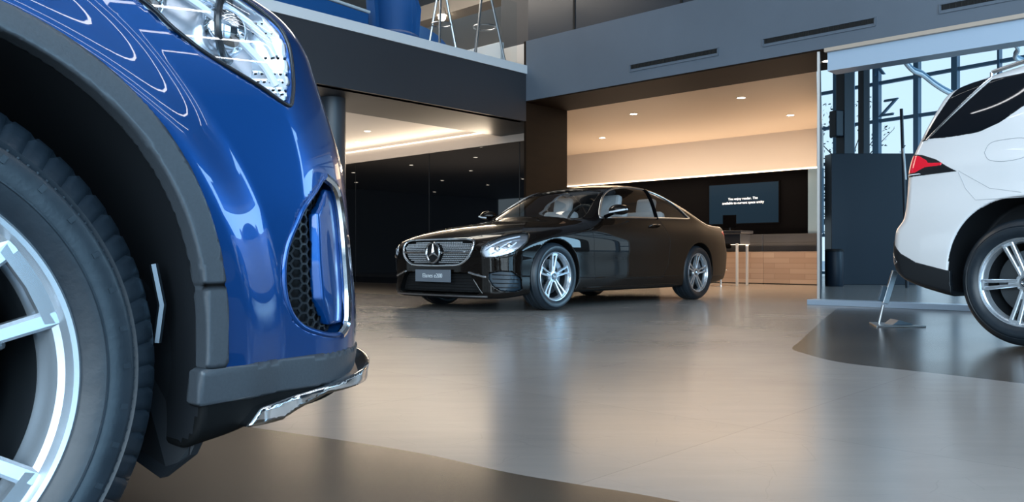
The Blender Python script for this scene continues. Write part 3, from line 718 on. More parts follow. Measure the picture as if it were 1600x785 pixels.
def wing_chair(s, t, rz, label, h=1.25):
    o = empty('lounge_chair', B(s, t, 3.47), rz, label, 'chair', 'royal blue chairs upstairs')
    mb = MB(); mb.ball((0, 0, .34), .40, 20, 12, (1, 1, .38)); mb.build('seat', FB, o, smooth=True)
    V = []; F = []; n = 18; m = 8
    for th in (0, 1):
        for i in range(n + 1):
            a = math.radians(-100 + 200 * i / n); k = math.cos(a * .8); top = .55 + (h - .55) * max(0, k) ** .7
            for j in range(m + 1):
                z = .28 + (top - .28) * j / m; r = .40 + .06 * j / m - th * .07; V.append((r * math.sin(a), r * math.cos(a), z))
    q = (n + 1) * (m + 1)
    for i in range(n):
        for j in range(m):
            a = i * (m + 1) + j; b = a + m + 1; F += [(a, b, b + 1, a + 1), (q + a, q + a + 1, q + b + 1, q + b)]
    for i in range(n):
        for j in (0, m): a = i * (m + 1) + j; b = a + m + 1; F.append((a, b, q + b, q + a))
    for i in (0, n):
        for j in range(m): a = i * (m + 1) + j; F.append((a, a + 1, q + a + 1, q + a))
    MB().add(V, F).build('backrest', FB, o, smooth=True)
    mb = MB(); mb.tube([(0, 0, .02), (0, 0, .25)], .03, 12); mb.build('post', M['alu'], o, smooth=True)
    mb = MB(); mb.lathe([(0, 0), (.24, 0), (.24, .01), (.03, .03), (0, .03)], 28); mb.build('base', M['alu'], o, smooth=True)
wing_chair(-1.05, -1.80, RB + math.pi * .5, 'royal blue high-backed chair upstairs beside the glass balustrade joint', 1.75)
wing_chair(-2.2, .1, RB + 2.6, 'smaller royal blue tub chair upstairs between the metal tripods', 1.15)
def tripod(s, t, rz, h, sp, label):
    o = empty('tripod_stand', B(s, t, 3.47), rz, label, 'stand', 'metal tripod stands upstairs')
    for k in range(3):
        a = k * 2 * math.pi / 3; MB().tube([(sp * math.cos(a), sp * math.sin(a), 0), (.03 * math.cos(a), .03 * math.sin(a), h)], .020, 8).build('leg', M['alu'], o, smooth=True)
    mb = MB(); z = h * .52; r = sp * (1 - .52) * .95; mb.tube([(r * math.cos(a), r * math.sin(a), z) for a in np.linspace(0, 2 * math.pi, 18, endpoint=False)], .012, 6, closed=True); mb.build('brace_ring', M['alu'], o, smooth=True)
    MB().lathe([(0, h - .02), (.07, h - .02), (.09, h + .02), (.05, h + .10), (0, h + .10)], 20).build('head', M['alu'], o, smooth=True)
tripod(-.95, -.95, .5, 1.45, .34, 'pale metal tripod stand upstairs next to the blue high-backed chair')
tripod(-.95, .02, .1, 1.75, .42, 'pale metal tripod stand upstairs nearest the beige parapet')
for s, t, z, lb in ((-5.2, 2.9, 6.05, 'warm spot lamp glowing upstairs beyond the blue chair'), (-4.0, 4.9, 6.0, 'warm spot lamp glowing upstairs behind the second tripod')):
    o = empty('spot_lamp', B(s, t, z), 0, lb, 'light', 'warm spot lamps upstairs'); mb = MB(); mb.ball((0, 0, -.02), .09, 16, 10); mb.build('bulb', M['spot'], o, smooth=True); MB().lathe([(0, .2), (.05, .2), (.12, .02), (.11, .02), (.04, .18), (0, .18)], 20).build('shade', M['beige_line'], o, smooth=True)
area_light('upstairs_wash', B(-3.6, -1.2, 6.9), (4, 5), 300, (1.0, .88, .74), rot=(0, 0, RB))
# glass balustrade panels on the pale gallery edge
for i, (t0, t1) in enumerate(((-6.6, -4.45), (-4.43, -2.28), (-1.5 - .76, -.11))):
    L = t1 - t0; o = empty('glass_balustrade', B(-.1, (t0 + t1) / 2, 3.58), RB, ['clear glass balustrade panel over the blue car side of the gallery', 'clear glass balustrade panel in front of the blue lounge bench', 'clear glass balustrade panel in front of the metal tripods'][i], 'balustrade', 'glass panels on the gallery edge')
    MB().box((0, 0, .50), (.016, L - .01, 1.0)).build('pane', glass_mat('balustrade_glass', (.93, .96, .97)), o)
    MB().box((0, 0, .015), (.04, L - .01, .03)).build('base_channel', M['alu'], o)

# ================================================================ steel price stand behind the white car
st = empty('sign_stand', (2.98, 6.42, 0), 0, 'leaning brushed steel sign stand on a flat foot behind the white car bumper', 'stand')
mb = MB(); q = [(-.18, -.18), (.20, -.18), (.19, -.14), (-.02, .20), (-.07, .20)]; mb.prism(q, 0, .012, lambda u, v, w: (u, v, w)); mb.build('foot', M['steel'] if 'steel' in M else M['alu'], st, bevel=.003)
MB().prism([(-.02, .012), (.03, .05), (.14, .018), (.14, .012)], -.10, .05, lambda u, v, w: (u, w, v)).build('wedge', M['grey_blue_panel'], st, bevel=.004)
mb = MB(); mb.tube([(-.06, .05, .012), (-.035, .03, .16)], .011, 10); mb.build('lower_rod', M['alu'], st, smooth=True)
R_ = Matrix.Rotation(math.radians(17), 3, 'Y'); MB().box((.015, .02, .30), (.045, .022, .27), rot=R_).build('upright', M['alu'], st, bevel=.003)
MB().box((-.055, .0, .25), (.04, .03, .12), rot=R_).build('brochure_clip', M['grey_blue_panel'], st, bevel=.004)
MB().box((.09, -.01, .50), (.04, .02, .11), rot=R_).build('head_plate', M['alu'], st, bevel=.004)
# ================================================================ car paints and trims
M['paint_black'] = mat('dark_brown_black_car_paint', (.0045, .0028, .002), .4, .0, coat=.75, coat_rough=.012, spec=.02)
M['paint_blue'] = mat('metallic_blue_car_paint', (.0006, .062, .255), .32, .70, coat=1, coat_rough=.015)
M['paint_white'] = mat('white_car_paint', (.86, .87, .89), .30, .0, coat=1, coat_rough=.02)
M['under'] = mat('underbody_plastic', (.003, .0035, .004), .7, spec=.15)
M['liner'] = mat('wheel_housing_plastic', (.006, .008, .011), .55)
M['clad'] = noise_mat(mat('grained_grey_plastic', (.050, .060, .072), .36), (220, 220, 220), .10, .05, .06)
M['clad_black'] = mat('black_plastic', (.008, .011, .015), .35)
M['rubber'] = noise_mat(mat('tyre_rubber', (.012, .020, .029), .38), (30, 30, 30), .15, .06, .1)
M['rim'] = mat('silver_alloy', (.58, .64, .70), .24, .75)
M['rim_dark'] = mat('shadow_grey_alloy', (.10, .13, .16), .35, .9)
M['barrel'] = mat('brake_dusted_barrel', (.02, .025, .03), .5, .5)  # shade behind the spokes is put into the barrel colour
M['disc'] = mat('brake_disc_steel', (.10, .11, .12), .35, 1.0)
M['caliper'] = mat('brake_caliper_grey', (.25, .27, .30), .4, .6)
M['car_glass'] = glass_mat('light_tinted_car_glass', (.78, .80, .80))
M['privacy'] = mat('black_privacy_glass', (.004, .006, .010), .03, coat=.0, spec=.6)
M['lens'] = glass_mat('clear_lamp_lens', (.95, .97, 1.0), boost=.04)
M['lamp_in'] = noise_mat(mat('lamp_reflector', (.80, .84, .90), .28, .85), (9, 9, 9), .10)
M['lamp_dark'] = mat('lamp_black_bezel', (.01, .012, .016), .25)
M['drl'] = mat('white_light_guide', (.85, .90, .97), .2)
M['red_lens'] = mat('red_lamp_lens', (.55, .006, .02), .08, coat=1, emit=(.8, .01, .04), strength=.3)
M['seat'] = mat('pale_grey_leather', (.50, .51, .53), .5)
M['dash'] = mat('dark_dashboard', (.015, .014, .014), .5)
M['mesh_back'] = mat('black_void', (.002, .002, .003), .7)
M['pin'] = mat('satin_silver_pin', (.55, .56, .58), .35, .4)
M['plate'] = mat('grey_plate', (.13, .15, .18), .3)

# ================================================================ wheels
def make_wheel(R, rr, width, spin, hi=False, spread=.052):
    """wheel about the y axis, outer side at +y; returns (rim object, [children])"""
    fr = lambda a, b, h: (a, h, b); hw = width / 2; n = 96
    hub = empty('wheel', (0, 0, 0)); 
    # tyre
    sh = R - .028
    prof = [(rr - .012, hw - .035), (rr - .002, hw - .018), (rr + .012, hw - .006), (rr + .035, hw + .004), (rr + .06, hw + .007), (rr + .066, hw + .0035), ((rr + sh) / 2 + .02, hw + .002), (sh - .022, hw - .006), (sh - .016, hw - .003), (sh, hw - .012), (R - .012, hw - .024), (R - .003, hw - .040)]
    tread = []; g = [(.30, .38), (.62, .70)]
    steps = np.linspace(hw - .045, -(hw - .045), 41 if hi else 21)
    for q in steps:
        u = abs(q) / hw; groove = .008 if (.22 < u < .32 or .60 < u < .68) else 0.; tread.append((R - groove, q))
    back = [(r, -h) for r, h in prof[::-1]]
    pr = prof + tread + back
    N = 432 if hi else 120; V = []; k = len(pr)
    for j in range(N):
        a = 2 * math.pi * j / N
        for i, (r, h) in enumerate(pr):
            if hi:
                u = abs(h) / hw
                if i >= 9 and i < len(pr) - 9 and u > .66 and ((j + int(h * 55)) % 6) == 0: r -= .007
                elif i >= 9 and i < len(pr) - 9 and .32 < u < .6 and ((j + int(abs(h) * 160)) % 9) == 0: r -= .005
            V.append((r * math.cos(a), h, r * math.sin(a)))
    J = np.arange(N)[:, None]; I = np.arange(k - 1)[None, :]; a = J * k + I; b = ((J + 1) % N) * k + I
    Fq = np.stack([a, a + 1, b + 1, b], -1).reshape(-1, 4)
    rb = MB()
    ty = mesh_obj('tyre', V, Fq, M['rubber'], hub, smooth=True); shade_angle(ty.data, 40)
    if hi:   # fine raised ribs, dashes and the dark dimples of the sidewall
        rb.lathe([(rr + .030, hw + .002), (rr + .031, hw + .0045), (rr + .033, hw + .0045), (rr + .034, hw + .002)], 160, fr, closed=True)
        rb.lathe([(sh - .050, hw - .002), (sh - .049, hw + .002), (sh - .047, hw + .002), (sh - .046, hw - .002)], 160, fr, closed=True)
        for j in range(150):
            a = 2 * math.pi * j / 150; r = sh - .030; rb.box((r * math.cos(a), hw - .004, r * math.sin(a)), (.018, .004, .003), rot=Matrix.Rotation(-a, 3, 'Y'))
        for j in range(26):
            a = 2 * math.pi * (j * .62 % 9) / 26 * 2.2; r = rr + .055; rb.box((r * math.cos(a), hw + .0065, r * math.sin(a)), (.010, .002, .007), rot=Matrix.Rotation(-a, 3, 'Y'))
        rb.build('sidewall_relief', M['rubber'], hub)
    # rim: barrel and stepped outer flange
    y0 = hw - .020
    rim = [(rr + .004, y0 - .006), (rr + .006, y0 + .004), (rr, y0 + .010), (rr - .006, y0 + .008), (rr - .012, y0 - .004), (rr - .020, y0 - .008), (rr - .026, y0 - .020), (rr - .030, y0 - .05), (rr - .036, y0 - .10), (rr - .040, -hw + .03), (rr - .02, -hw + .02), (rr + .003, -hw + .02), (rr + .003, -hw + .05), (rr - .01, 0)]
    mb = MB(); mb.lathe(rim[:8], 120, fr); rm = mb.build('rim', M['rim'], hub, smooth=True, angle=30)
    mb = MB(); mb.lathe(rim[7:], 120, fr); mb.build('rim_barrel', M['barrel'], hub, smooth=True, angle=30)
    # five twin spokes
    sp = MB()
    for q in range(5):
        A = spin + q * 2 * math.pi / 5; ca, sa = math.cos(A), math.sin(A)
        def fr2(u, v, w): return (u * ca - v * sa, w, u * sa + v * ca)
        for sgn in (-1, 1):
            st_ = []
            for tt in np.linspace(0, 1, 9):
                r = .045 + (rr - .016 - .045) * tt; off = sgn * (.014 + (spread * rr / .26 - .014) * tt ** 1.15); hwid = .0095 + .003 * tt; yf = y0 - .002 - .022 * (1 - tt) ** 1.2 - .004 * math.sin(tt * 3.1)
                c = .0045; dp = .045 - .010 * tt
                st_.append([fr2(r, off - hwid, yf - c), fr2(r, off - hwid + c, yf), fr2(r, off + hwid - c, yf), fr2(r, off + hwid, yf - c), fr2(r, off + hwid * .75, yf - dp), fr2(r, off - hwid * .75, yf - dp)])
            V = [p for s_ in st_ for p in s_]; Fz = []
            for i in range(8):
                for j in range(6): a = i * 6 + j; b = i * 6 + (j + 1) % 6; Fz.append((a, b, b + 6, a + 6))
            Fz += [tuple(range(6))[::-1], tuple(range(48, 54))]; sp.add(V, Fz)
        # bridging pad where the pair meets the flange
        r1 = rr - .016; w2 = spread * rr / .26
        sp.prism([(r1 - .018, -w2), (r1 - .014, 0), (r1 - .018, w2), (r1 + .003, w2 + .010), (r1 + .008, 0), (r1 + .003, -w2 - .010)], y0 - .016, y0 - .003, fr2)
        sp.prism([(.04, -.02), (.105, -.006), (.105, .006), (.04, .02)], y0 - .07, y0 - .030, fr2)
    sp.lathe([(0, y0 - .075), (.062, y0 - .075), (.066, y0 - .040), (.058, y0 - .026), (.036, y0 - .022), (.034, y0 - .030), (0, y0 - .030)], 40, fr)
    spo = sp.build('spokes', M['rim'], hub, smooth=True, angle=28)
    mb = MB(); mb.lathe([(0, y0 - .022), (.022, y0 - .022), (.030, y0 - .025), (.032, y0 - .034)], 32, fr); mb.build('centre_cap', M['rim_dark'], hub, smooth=True)
    mb = MB(); star(mb, .020, .0028, lambda u, v, w: (u, y0 - .0215 + w, v)); mb.build('cap_star', M['chrome'], hub, smooth=True)
    bls = []
    for q in range(5):
        bl = MB(); bls.append(bl); A = spin + math.pi / 5 + q * 2 * math.pi / 5; c = (.052 * math.cos(A), y0 - .034, .052 * math.sin(A)); bl.lathe([(0, 0), (.009, 0), (.009, .012), (.006, .016), (0, .016)], 8, lambda a, b, h, c=c: (c[0] + a, c[1] - .004 + h, c[2] + b))
    if hi:
        for q in range(5):
            bl = MB(); bls.append(bl); A = spin + q * 2 * math.pi / 5; c = ((rr - .075) * math.cos(A), y0 - .055, (rr - .075) * math.sin(A)); bl.lathe([(0, 0), (.010, 0), (.012, .006), (.008, .012), (.003, .012), (0, .006)], 14, lambda a, b, h, c=c: (c[0] + a, c[1] + h, c[2] + b))
    for bl in bls: bl.build('wheel_bolt', M['rim'], hub, smooth=True)
    mb = MB(); mb.lathe([(.06, -.010), (rr - .070, -.010), (rr - .070, .018), (.09, .018), (.08, .05), (.0, .05)], 64, fr); mb.build('brake_disc', M['disc'], hub, smooth=True, angle=30)
    mb = MB(); r1, r2 = rr - .125, rr - .055; P = [(r2 * math.cos(a), r2 * math.sin(a)) for a in np.linspace(1.9, 3.0, 8)] + [(r1 * math.cos(a), r1 * math.sin(a)) for a in np.linspace(3.0, 1.9, 8)]
    mb.prism(P, -.03, .045, lambda u, v, w: (u, w, v)); mb.build('brake_caliper', M['caliper'], hub, bevel=.006)
    return hub
def star(mb, r, w, fr, depth=.004):
    """ring with three tapering points"""
    n = 40; mb.tube([fr(r * math.cos(a), r * math.sin(a), 0) for a in np.linspace(0, 2 * math.pi, n, endpoint=False)], w, 8, closed=True)
    for k in range(3):
        a = math.pi / 2 + k * 2 * math.pi / 3; c, s = math.cos(a), math.sin(a)
        tip = fr(r * c, r * s, 0); l = fr(-w * 1.7 * s, w * 1.7 * c, 0); q = fr(w * 1.7 * s, -w * 1.7 * c, 0)
        up = fr(0, 0, w * 1.4); dn = fr(0, 0, -w * 1.4); mb.add([tip, l, q, up, dn], [(0, 1, 3), (0, 3, 2), (0, 4, 1), (0, 2, 4), (1, 2, 3), (1, 4, 2)])
def put_wheels(car, root, make, spins, hi=None, yout=.93, width=.26, steer=0.):
    first = {}
    for i, (x, side) in enumerate(((0, 1), (-car.L, 1), (0, -1), (-car.L, -1))):
        key = (spins[i], hi == i)
        if key not in first: h = first[key] = make(spins[i], hi == i)
        else:
            h0 = first[key]; h = h0.copy(); COL.objects.link(h)
            for c in h0.children:
                d = c.copy(); COL.objects.link(d); d.parent = h
                for e in c.children: f = e.copy(); COL.objects.link(f); f.parent = d
        h.parent = root; h.location = (x, side * (yout - width / 2), car.R); h.rotation_euler = (0, 0, (0 if side > 0 else math.pi) + (steer if x == 0 else 0))

# ================================================================ body pieces
def R_side(P, side=0):
    P = np.array(P)
    def r(x, y, z):
        d = polysdf(x + 0 * z, z + 0 * x, P)
        return np.maximum(d, .15 - (side * y if side else np.abs(y)))
    return r
def R_front(P, xmin):
    P = np.array(P)
    return lambda x, y, z: np.maximum(polysdf(y + 0 * z, z + 0 * y, P), xmin - x)
def R_top(P, zmin):
    P = np.array(P)
    return lambda x, y, z: np.maximum(polysdf(x + 0 * y, y + 0 * x, P), zmin - z)
def R_q(P, side, a=45., rear=False):
    """outline given in an oblique plane at a corner: u = (|y| - x) sin45"""
    P = np.array(P); k = math.sin(math.radians(a))
    def r(x, y, z):
        ys = side * y; u = (ys - x) * k if not rear else (ys + x) * k
        return np.maximum(polysdf(u + 0 * z, z + 0 * u, P), .05 - ys)
    return r
def hole(region, depth, r=.005):
    def c(b, f, x, y, z):
        g = smax(region(x, y, z), -(b + depth), .004) if depth < 5 else region(x, y, z)
        return smax(f, -g, r)
    return c
def net_obj(name, fn, lo, hi, h, m, parent, split=None, keep=None):
    V, Q, N = surface_net(fn, lo, hi, h, keep=keep)
    if split is None: return mesh_obj(name, V, Q, m, parent, N)
    cls = split(V[Q].mean(1), N[Q].mean(1)); out = []
    for i, (nm, mm) in enumerate(zip(name, m)):
        q = Q[cls == i]
        if len(q) == 0: out.append(None); continue
        u, inv = np.unique(q, return_inverse=True); out.append(mesh_obj(nm, V[u], inv.reshape(q.shape), mm, parent, N[u]))
    return out
def shell(name, car, region, t_out, t_in, lo, hi, h, m, parent, r=.003, cutfn=None):
    def fn(x, y, z):
        b = car.base(x, y, z); f = smax(smax(b - t_out, -(b + t_in), min(r, (t_out + t_in) * .4)), region(x, y, z), min(r, (t_out + t_in) * .4))
        return f if cutfn is None else np.maximum(f, cutfn(x, y, z))
    return net_obj(name, fn, lo, hi, h, m, parent)
def sheet(name, car, region, off, lo, hi, h, m, parent, grow=.012):
    """a single curved sheet lying off metres from the body surface, inside the outline"""
    V, Q, N = surface_net(lambda x, y, z: car.base(x, y, z) - off, lo, hi, h, keep=lambda c: region(c[:, 0], c[:, 1], c[:, 2]) < grow)
    return mesh_obj(name, V, Q, m, parent, N)
def surf_line(car, pts, mode, side=1, off=.0, closed=False, fn=None):
    """project a 2D polyline on the body: mode side (x, z), front (y, z), top (x, y), q (u, z)"""
    P = np.array(pts, float); n = len(P); k = .70710678
    if mode == 'side': O = np.stack([P[:, 0], np.full(n, side * 1.3), P[:, 1]], 1); D = np.array([0, -side, 0.])
    elif mode == 'front': O = np.stack([np.full(n, 1.4), P[:, 0], P[:, 1]], 1); D = np.array([-1., 0, 0])
    elif mode == 'top': O = np.stack([P[:, 0], P[:, 1], np.full(n, 2.2)], 1); D = np.array([0, 0, -1.])
    else: O = np.stack([-P[:, 0] * k + 2 * k, side * (P[:, 0] * k + 2 * k), P[:, 1]], 1); D = np.array([-k, -side * k, 0])
    Q, ok = car.hit(O, D, far=3.5, fn=fn); Q = Q[ok]; g = car.grad(Q, fn=car.base); g /= np.linalg.norm(g, axis=1)[:, None]
    return Q + g * off
def trim_tube(name, car, pts, mode, r, m, parent, side=1, off=0., closed=False, n=10, dens=6, fn=None):
    P = list(pts) + ([pts[0]] if closed else []); P = smooth_poly(P, dens) if dens > 1 else P
    if closed: P = P[:-1]
    Q = surf_line(car, P, mode, side, off, fn=fn); return MB().tube([tuple(q) for q in Q], r, n, closed=closed).build(name, m, parent, smooth=True, angle=60)
def dens_line(P, k=10):
    o = []
    for a, b in zip(P[:-1], P[1:]):
        for i in range(k): o.append((a[0] + (b[0] - a[0]) * i / k, a[1] + (b[1] - a[1]) * i / k))
    return o + [P[-1]]
def seams(car, root, lines, side=1):
    mb = MB()
    for P in lines: mb.tube([tuple(q) for q in surf_line(car, dens_line(P, 12), 'side', side, -.0002)], .0022, 6)
    return mb

# ================================================================ the dark coupe in the middle
def build_coupe():
    car = make_coupe(); root = empty('coupe_car', (-.225, 8.83, 0), math.atan2(-.741, -.671), 'glossy brown-black two-door coupe in the middle of the showroom, star grille towards the camera', 'car')
    car.cuts = [well(0, car.R, .378, .60), well(-car.L, car.R, .378, .60)]
    SG = [(-.88, .975), (-.95, 1.055), (-1.08, 1.165), (-1.25, 1.27), (-1.45, 1.34), (-1.72, 1.378), (-2.0, 1.382), (-2.25, 1.345), (-2.47, 1.27), (-2.65, 1.175), (-2.80, 1.065), (-2.82, 1.03), (-2.5, 1.02), (-1.6, 1.0)]
    WS = [(-.60, -.72), (-.58, 0), (-.60, .72), (-.82, .68), (-1.10, .58), (-1.30, .52), (-1.33, 0), (-1.30, -.52), (-1.10, -.58), (-.82, -.68)]
    RW = [(-2.38, .46), (-2.36, 0), (-2.38, -.46), (-2.9, -.56), (-3.28, -.60), (-3.30, 0), (-3.28, .60), (-2.9, .56)]
    cav = lambda x, y, z: np.maximum(np.maximum(.88 - z, x + .48), -3.25 - x)
    car.cuts.append(lambda b, f, x, y, z: smax(f, -np.maximum(b + .035, cav(x, y, z)), .008))
    car.cuts += [hole(R_side(SG), 9), hole(R_top(WS, .96), 9), hole(R_top(RW, 1.0), 9)]
    GR = [(0, .722), (.30, .721), (.42, .718), (.49, .700), (.515, .66), (.505, .60), (.465, .535), (.40, .487), (.32, .462), (.15, .455), (0, .453)]
    GRF = GR + [(-a, b) for a, b in GR[::-1][1:-1]]
    LOW = [(-.46, .385), (.46, .385), (.53, .33), (.60, .20), (.55, .178), (-.55, .178), (-.60, .20), (-.53, .33)]
    HL = [(-.125, .585), (-.112, .635), (-.055, .682), (.06, .735), (.21, .772), (.315, .784), (.355, .765), (.335, .70), (.265, .635), (.165, .578), (.02, .538), (-.085, .534)]
    SI = [(-.045, .385), (.06, .405), (.18, .395), (.26, .335), (.275, .225), (.20, .205), (.07, .215), (-.005, .26), (-.05, .33)]
    car.cuts.append(hole(R_front(GRF, .45), .045)); car.cuts.append(hole(R_front(LOW, .45), .07))
    for s in (1, -1): car.cuts.append(hole(R_q(HL, s), .05)); car.cuts.append(hole(R_q(SI, s), .05))
    door = np.array([(-.62, .985), (-.62, .60), (-.66, .30), (-2.0, .30), (-2.12, .45), (-2.16, .75), (-2.10, 1.0), (-1.4, 1.02)])
    def split(c, n):
        k = np.zeros(len(c), int); ay = np.abs(c[:, 1])
        k[(polysdf(c[:, 0], c[:, 2], door) < 0) & (c[:, 1] > .6) & (c[:, 2] > .28)] = 1
        k[(polysdf(c[:, 0], c[:, 2], door) < 0) & (c[:, 1] < -.6) & (c[:, 2] > .28)] = 2
        hood = (c[:, 0] > -.55) & (c[:, 0] < .78) & (ay < .70) & (n[:, 2] > .75) & (c[:, 2] > .6)
        k[hood] = 3
        k[(n[:, 2] < -.7) & (c[:, 2] < .30)] = 4
        inner = car.base(c[:, 0], c[:, 1], c[:, 2]) < -.010; k[inner] = 4
        return k
    net_obj(['body_shell', 'door', 'door', 'bonnet', 'underbody'], car, (-4.1, -1.0, .08), (.95, 1.0, 1.5), .0125, [M['paint_black']] * 4 + [M['under']], root, split)
    P = M['chrome']; bb = lambda x0, x1, y0, y1, z0, z1: ((x0, y0, z0), (x1, y1, z1))
    # door seams
    for s in (1, -1):
        mb = seams(car, root, [[(-.62, .97), (-.62, .60), (-.66, .30), (-2.0, .30), (-2.12, .45), (-2.16, .75), (-2.10, .985)]], s); mb.build('door_seam', M['black_joint'], root)
        trim_tube('window_frame', car, SG, 'side', .011, P, root, s, .0, True, fn=car.base, dens=5)
        grow = [(-.86, .965)] + SG[1:]
        sheet('side_window', car, R_side(SG, s), -.008, (-2.88, min(s * .4, s * 1.0), .94), (-.80, max(s * .4, s * 1.0), 1.42), .012, M['car_glass'], root)
        mb = MB(); q = surf_line(car, dens_line([(-2.06, 1.0), (-2.10, 1.20), (-2.14, 1.385)], 6), 'side', s, -.006, fn=car.base); mb.tube([tuple(v) for v in q], .022, 8); mb.build('window_pillar', M['black_panel'], root, smooth=True)
        # handle
        h = surf_line(car, [(-1.80, .905), (-2.02, .912)], 'side', s, .022); h2 = surf_line(car, [(-1.80, .905), (-2.02, .912)], 'side', s, -.005)
        mb = MB(); mb.tube([tuple(h2[0]), tuple(h[0] + (np.array([-.02, 0, 0]))), tuple((h[0] + h[1]) / 2 + np.array([0, s * .006, 0])), tuple(h[1] + np.array([.02, 0, 0])), tuple(h2[1])], [.010, .012, .013, .012, .010], 10); mb.build('door_handle', M['paint_black'], root, smooth=True)
        MB().tube([tuple(h[0] + np.array([-.02, s * .011, .004])), tuple(h[1] + np.array([.02, s * .011, .004]))], .004, 6).build('handle_strip', P, root)
        # mirror
        mr = MB(); V = []; F = []; nx, na = 14, 20
        cx, cy, cz = -.93, s * .985, 1.055
        for i in range(nx + 1):
            u = i / nx; w = math.sin(math.pi * min(1, .08 + u * .92) / 2 * (1 if u < .5 else 1)) if u < .55 else 1.0; w = min(1, (u / .55) ** .55 if u < .55 else 1 - .04 * (u - .55))
            for j in range(na):
                a = 2 * math.pi * j / na; V.append((cx + .06 - .15 * u, cy + s * .115 * w * math.cos(a) + s * .01 * u, cz + .062 * w * math.sin(a) * (1.0 if math.sin(a) > 0 else .85)))
        for i in range(nx):
            for j in range(na): a = i * na + j; b = i * na + (j + 1) % na; F.append((a, b, b + na, a + na))
        F.append(tuple(range(nx * na, nx * na + na))); mr.add(V, F); mo = mr.build('wing_mirror', M['paint_black'], root, smooth=True)
        mb = MB(); mb.tube([(cx - .02, s * .83, .985), (cx - .01, s * .90, 1.005), (cx - .01, s * .95, 1.025)], [.022, .018, .02], 10); mb.build('mirror_arm', M['black_panel'], mo, smooth=True)
        MB().tube([(cx + .045, cy - s * .05, cz - .025), (cx + .05, cy + s * .03, cz - .018), (cx + .02, cy + s * .095, cz - .005), (cx - .05, cy + s * .118, cz + .004)], .010, 8).build('turn_indicator', M['drl'], mo, smooth=True)
    sheet('windscreen', car, R_top(WS, .9), -.008, (-1.36, -.76, .93), (-.54, .76, 1.42), .012, M['car_glass'], root)
    sheet('rear_window', car, R_top(RW, .98), -.008, (-3.34, -.64, .98), (-2.32, .64, 1.42), .014, M['car_glass'], root)
    # grille
    shell('grille_backing', car, R_front(GRF, .4), -.036, .050, (.55, -.55, .42), (.90, .55, .75), .012, M['mesh_back'], root)
    fr = trim_tube('grille_frame', car, GRF, 'front', .014, P, root, 1, -.002, True, fn=car.base, dens=5)
    gm = MB(); ins = np.array(GRF)
    pts = []
    for i in range(-22, 23):
        for j in range(14):
            y = i * .024 + (.012 if j % 2 else 0); z = .468 + j * .0195; pts.append((y, z))
    pts = np.array(pts); pts = pts[(polysdf(pts[:, 0], pts[:, 1], ins) < -.018) & (np.hypot(pts[:, 0], pts[:, 1] - .585) > .112)]
    Q = surf_line(car, pts, 'front', 1, -.024, fn=car.base)
    for q in Q: gm.box(tuple(q), (.012, .0095, .0115))
    gm.build('grille_pins', M['pin'], root)
    mb = MB()
    for a, b in ((-.50, -.115), (.115, .50)):
        q = surf_line(car, dens_line([(a, .588), (b, .588)], 10), 'front', 1, -.006, fn=car.base); mb.tube([tuple(v) for v in q], .013, 8)
    mb.build('grille_bar', P, root, smooth=True)
    cxs = float(surf_line(car, [(0, .585)], 'front', fn=car.base)[0][0])
    em = MB(); star(em, .098, .0115, lambda u, v, w: (cxs + .012 + w, u, .585 + v)); em.build('star_emblem', P, root, smooth=True, angle=25)
    MB().lathe([(0, 0), (.10, 0), (.10, .006), (0, .006)], 36, lambda a, b, h: (cxs - .004 + h, a, .585 + b)).build('emblem_backing', M['mesh_back'], root)
    # lower intake, plate, splitter
    shell('lower_grille', car, R_front(LOW, .4), -.060, .078, (.40, -.62, .15), (.90, .62, .42), .012, M['mesh_back'], root)
    mb = MB()
    for z in (.215, .245, .275, .305, .335, .362):
        w = .46 + (.385 - z) * .5; q = surf_line(car, dens_line([(-min(w, .56), z), (min(w, .56), z)], 14), 'front', 1, -.045, fn=car.base); mb.tube([tuple(v) for v in q], .0045, 6)
    mb.build('lower_slats', M['dark_metal'], root)
    q = surf_line(car, dens_line([(-.66, .160), (.66, .160)], 24), 'front', 1, .006, fn=car.base); MB().tube([tuple(v) for v in q], .009, 8).build('splitter_trim', M['alu'], root, smooth=True)
    for s in (1, -1):
        q = surf_line(car, dens_line([(s * .47, .392), (s * .53, .375), (s * .66, .345)], 6), 'front', 1, .004, fn=car.base); MB().tube([tuple(v) for v in q], [.010 + .004 * math.sin(i) ** 2 for i in range(len(q))], 8).build('intake_trim', P, root, smooth=True)
        q = surf_line(car, dens_line([(s * .50, .36), (s * .555, .28), (s * .62, .19)], 6), 'front', 1, .002, fn=car.base); MB().tube([tuple(v) for v in q], .008, 8).build('intake_blade', M['paint_black'], root, smooth=True)
        b = bb(.35, .85, s * .45 if s > 0 else -1, 1 if s > 0 else -.45, .17, .43); lo = (.35, min(s * .45, s * 1.0), .17); hi = (.88, max(s * .45, s * 1.0), .43)
        shell('side_intake', car, R_q(SI, s), -.035, .052, lo, hi, .010, mat('blue_grey_intake_mesh', (.022, .038, .055), .4), root)
        mb = MB()
        for z in (.25, .29, .33, .37): q = surf_line(car, dens_line([(-.02, z), (.255, z - .01)], 8), 'q', s, -.022, fn=car.base); mb.tube([tuple(v) for v in q], .005, 6)
        mb.build('intake_slats', M['dark_metal'], root)
        # head lamp: bezel, two lenses, light guides and the clear cover
        lo = (.15, min(s * .5, s * 1.0), .50); hi = (.86, max(s * .5, s * 1.0), .82)
        hl = shell('headlamp', car, R_q(HL, s), -.030, .052, lo, hi, .010, M['lamp_in'], root)
        sheet('lamp_cover', car, R_q(HL, s), -.003, lo, hi, .0085, M['lens'], hl, .006)
        trim_tube('lamp_edge', car, HL, 'q', .005, M['paint_black'], hl, s, .0, True, fn=car.base, dens=5)
        pr = MB()
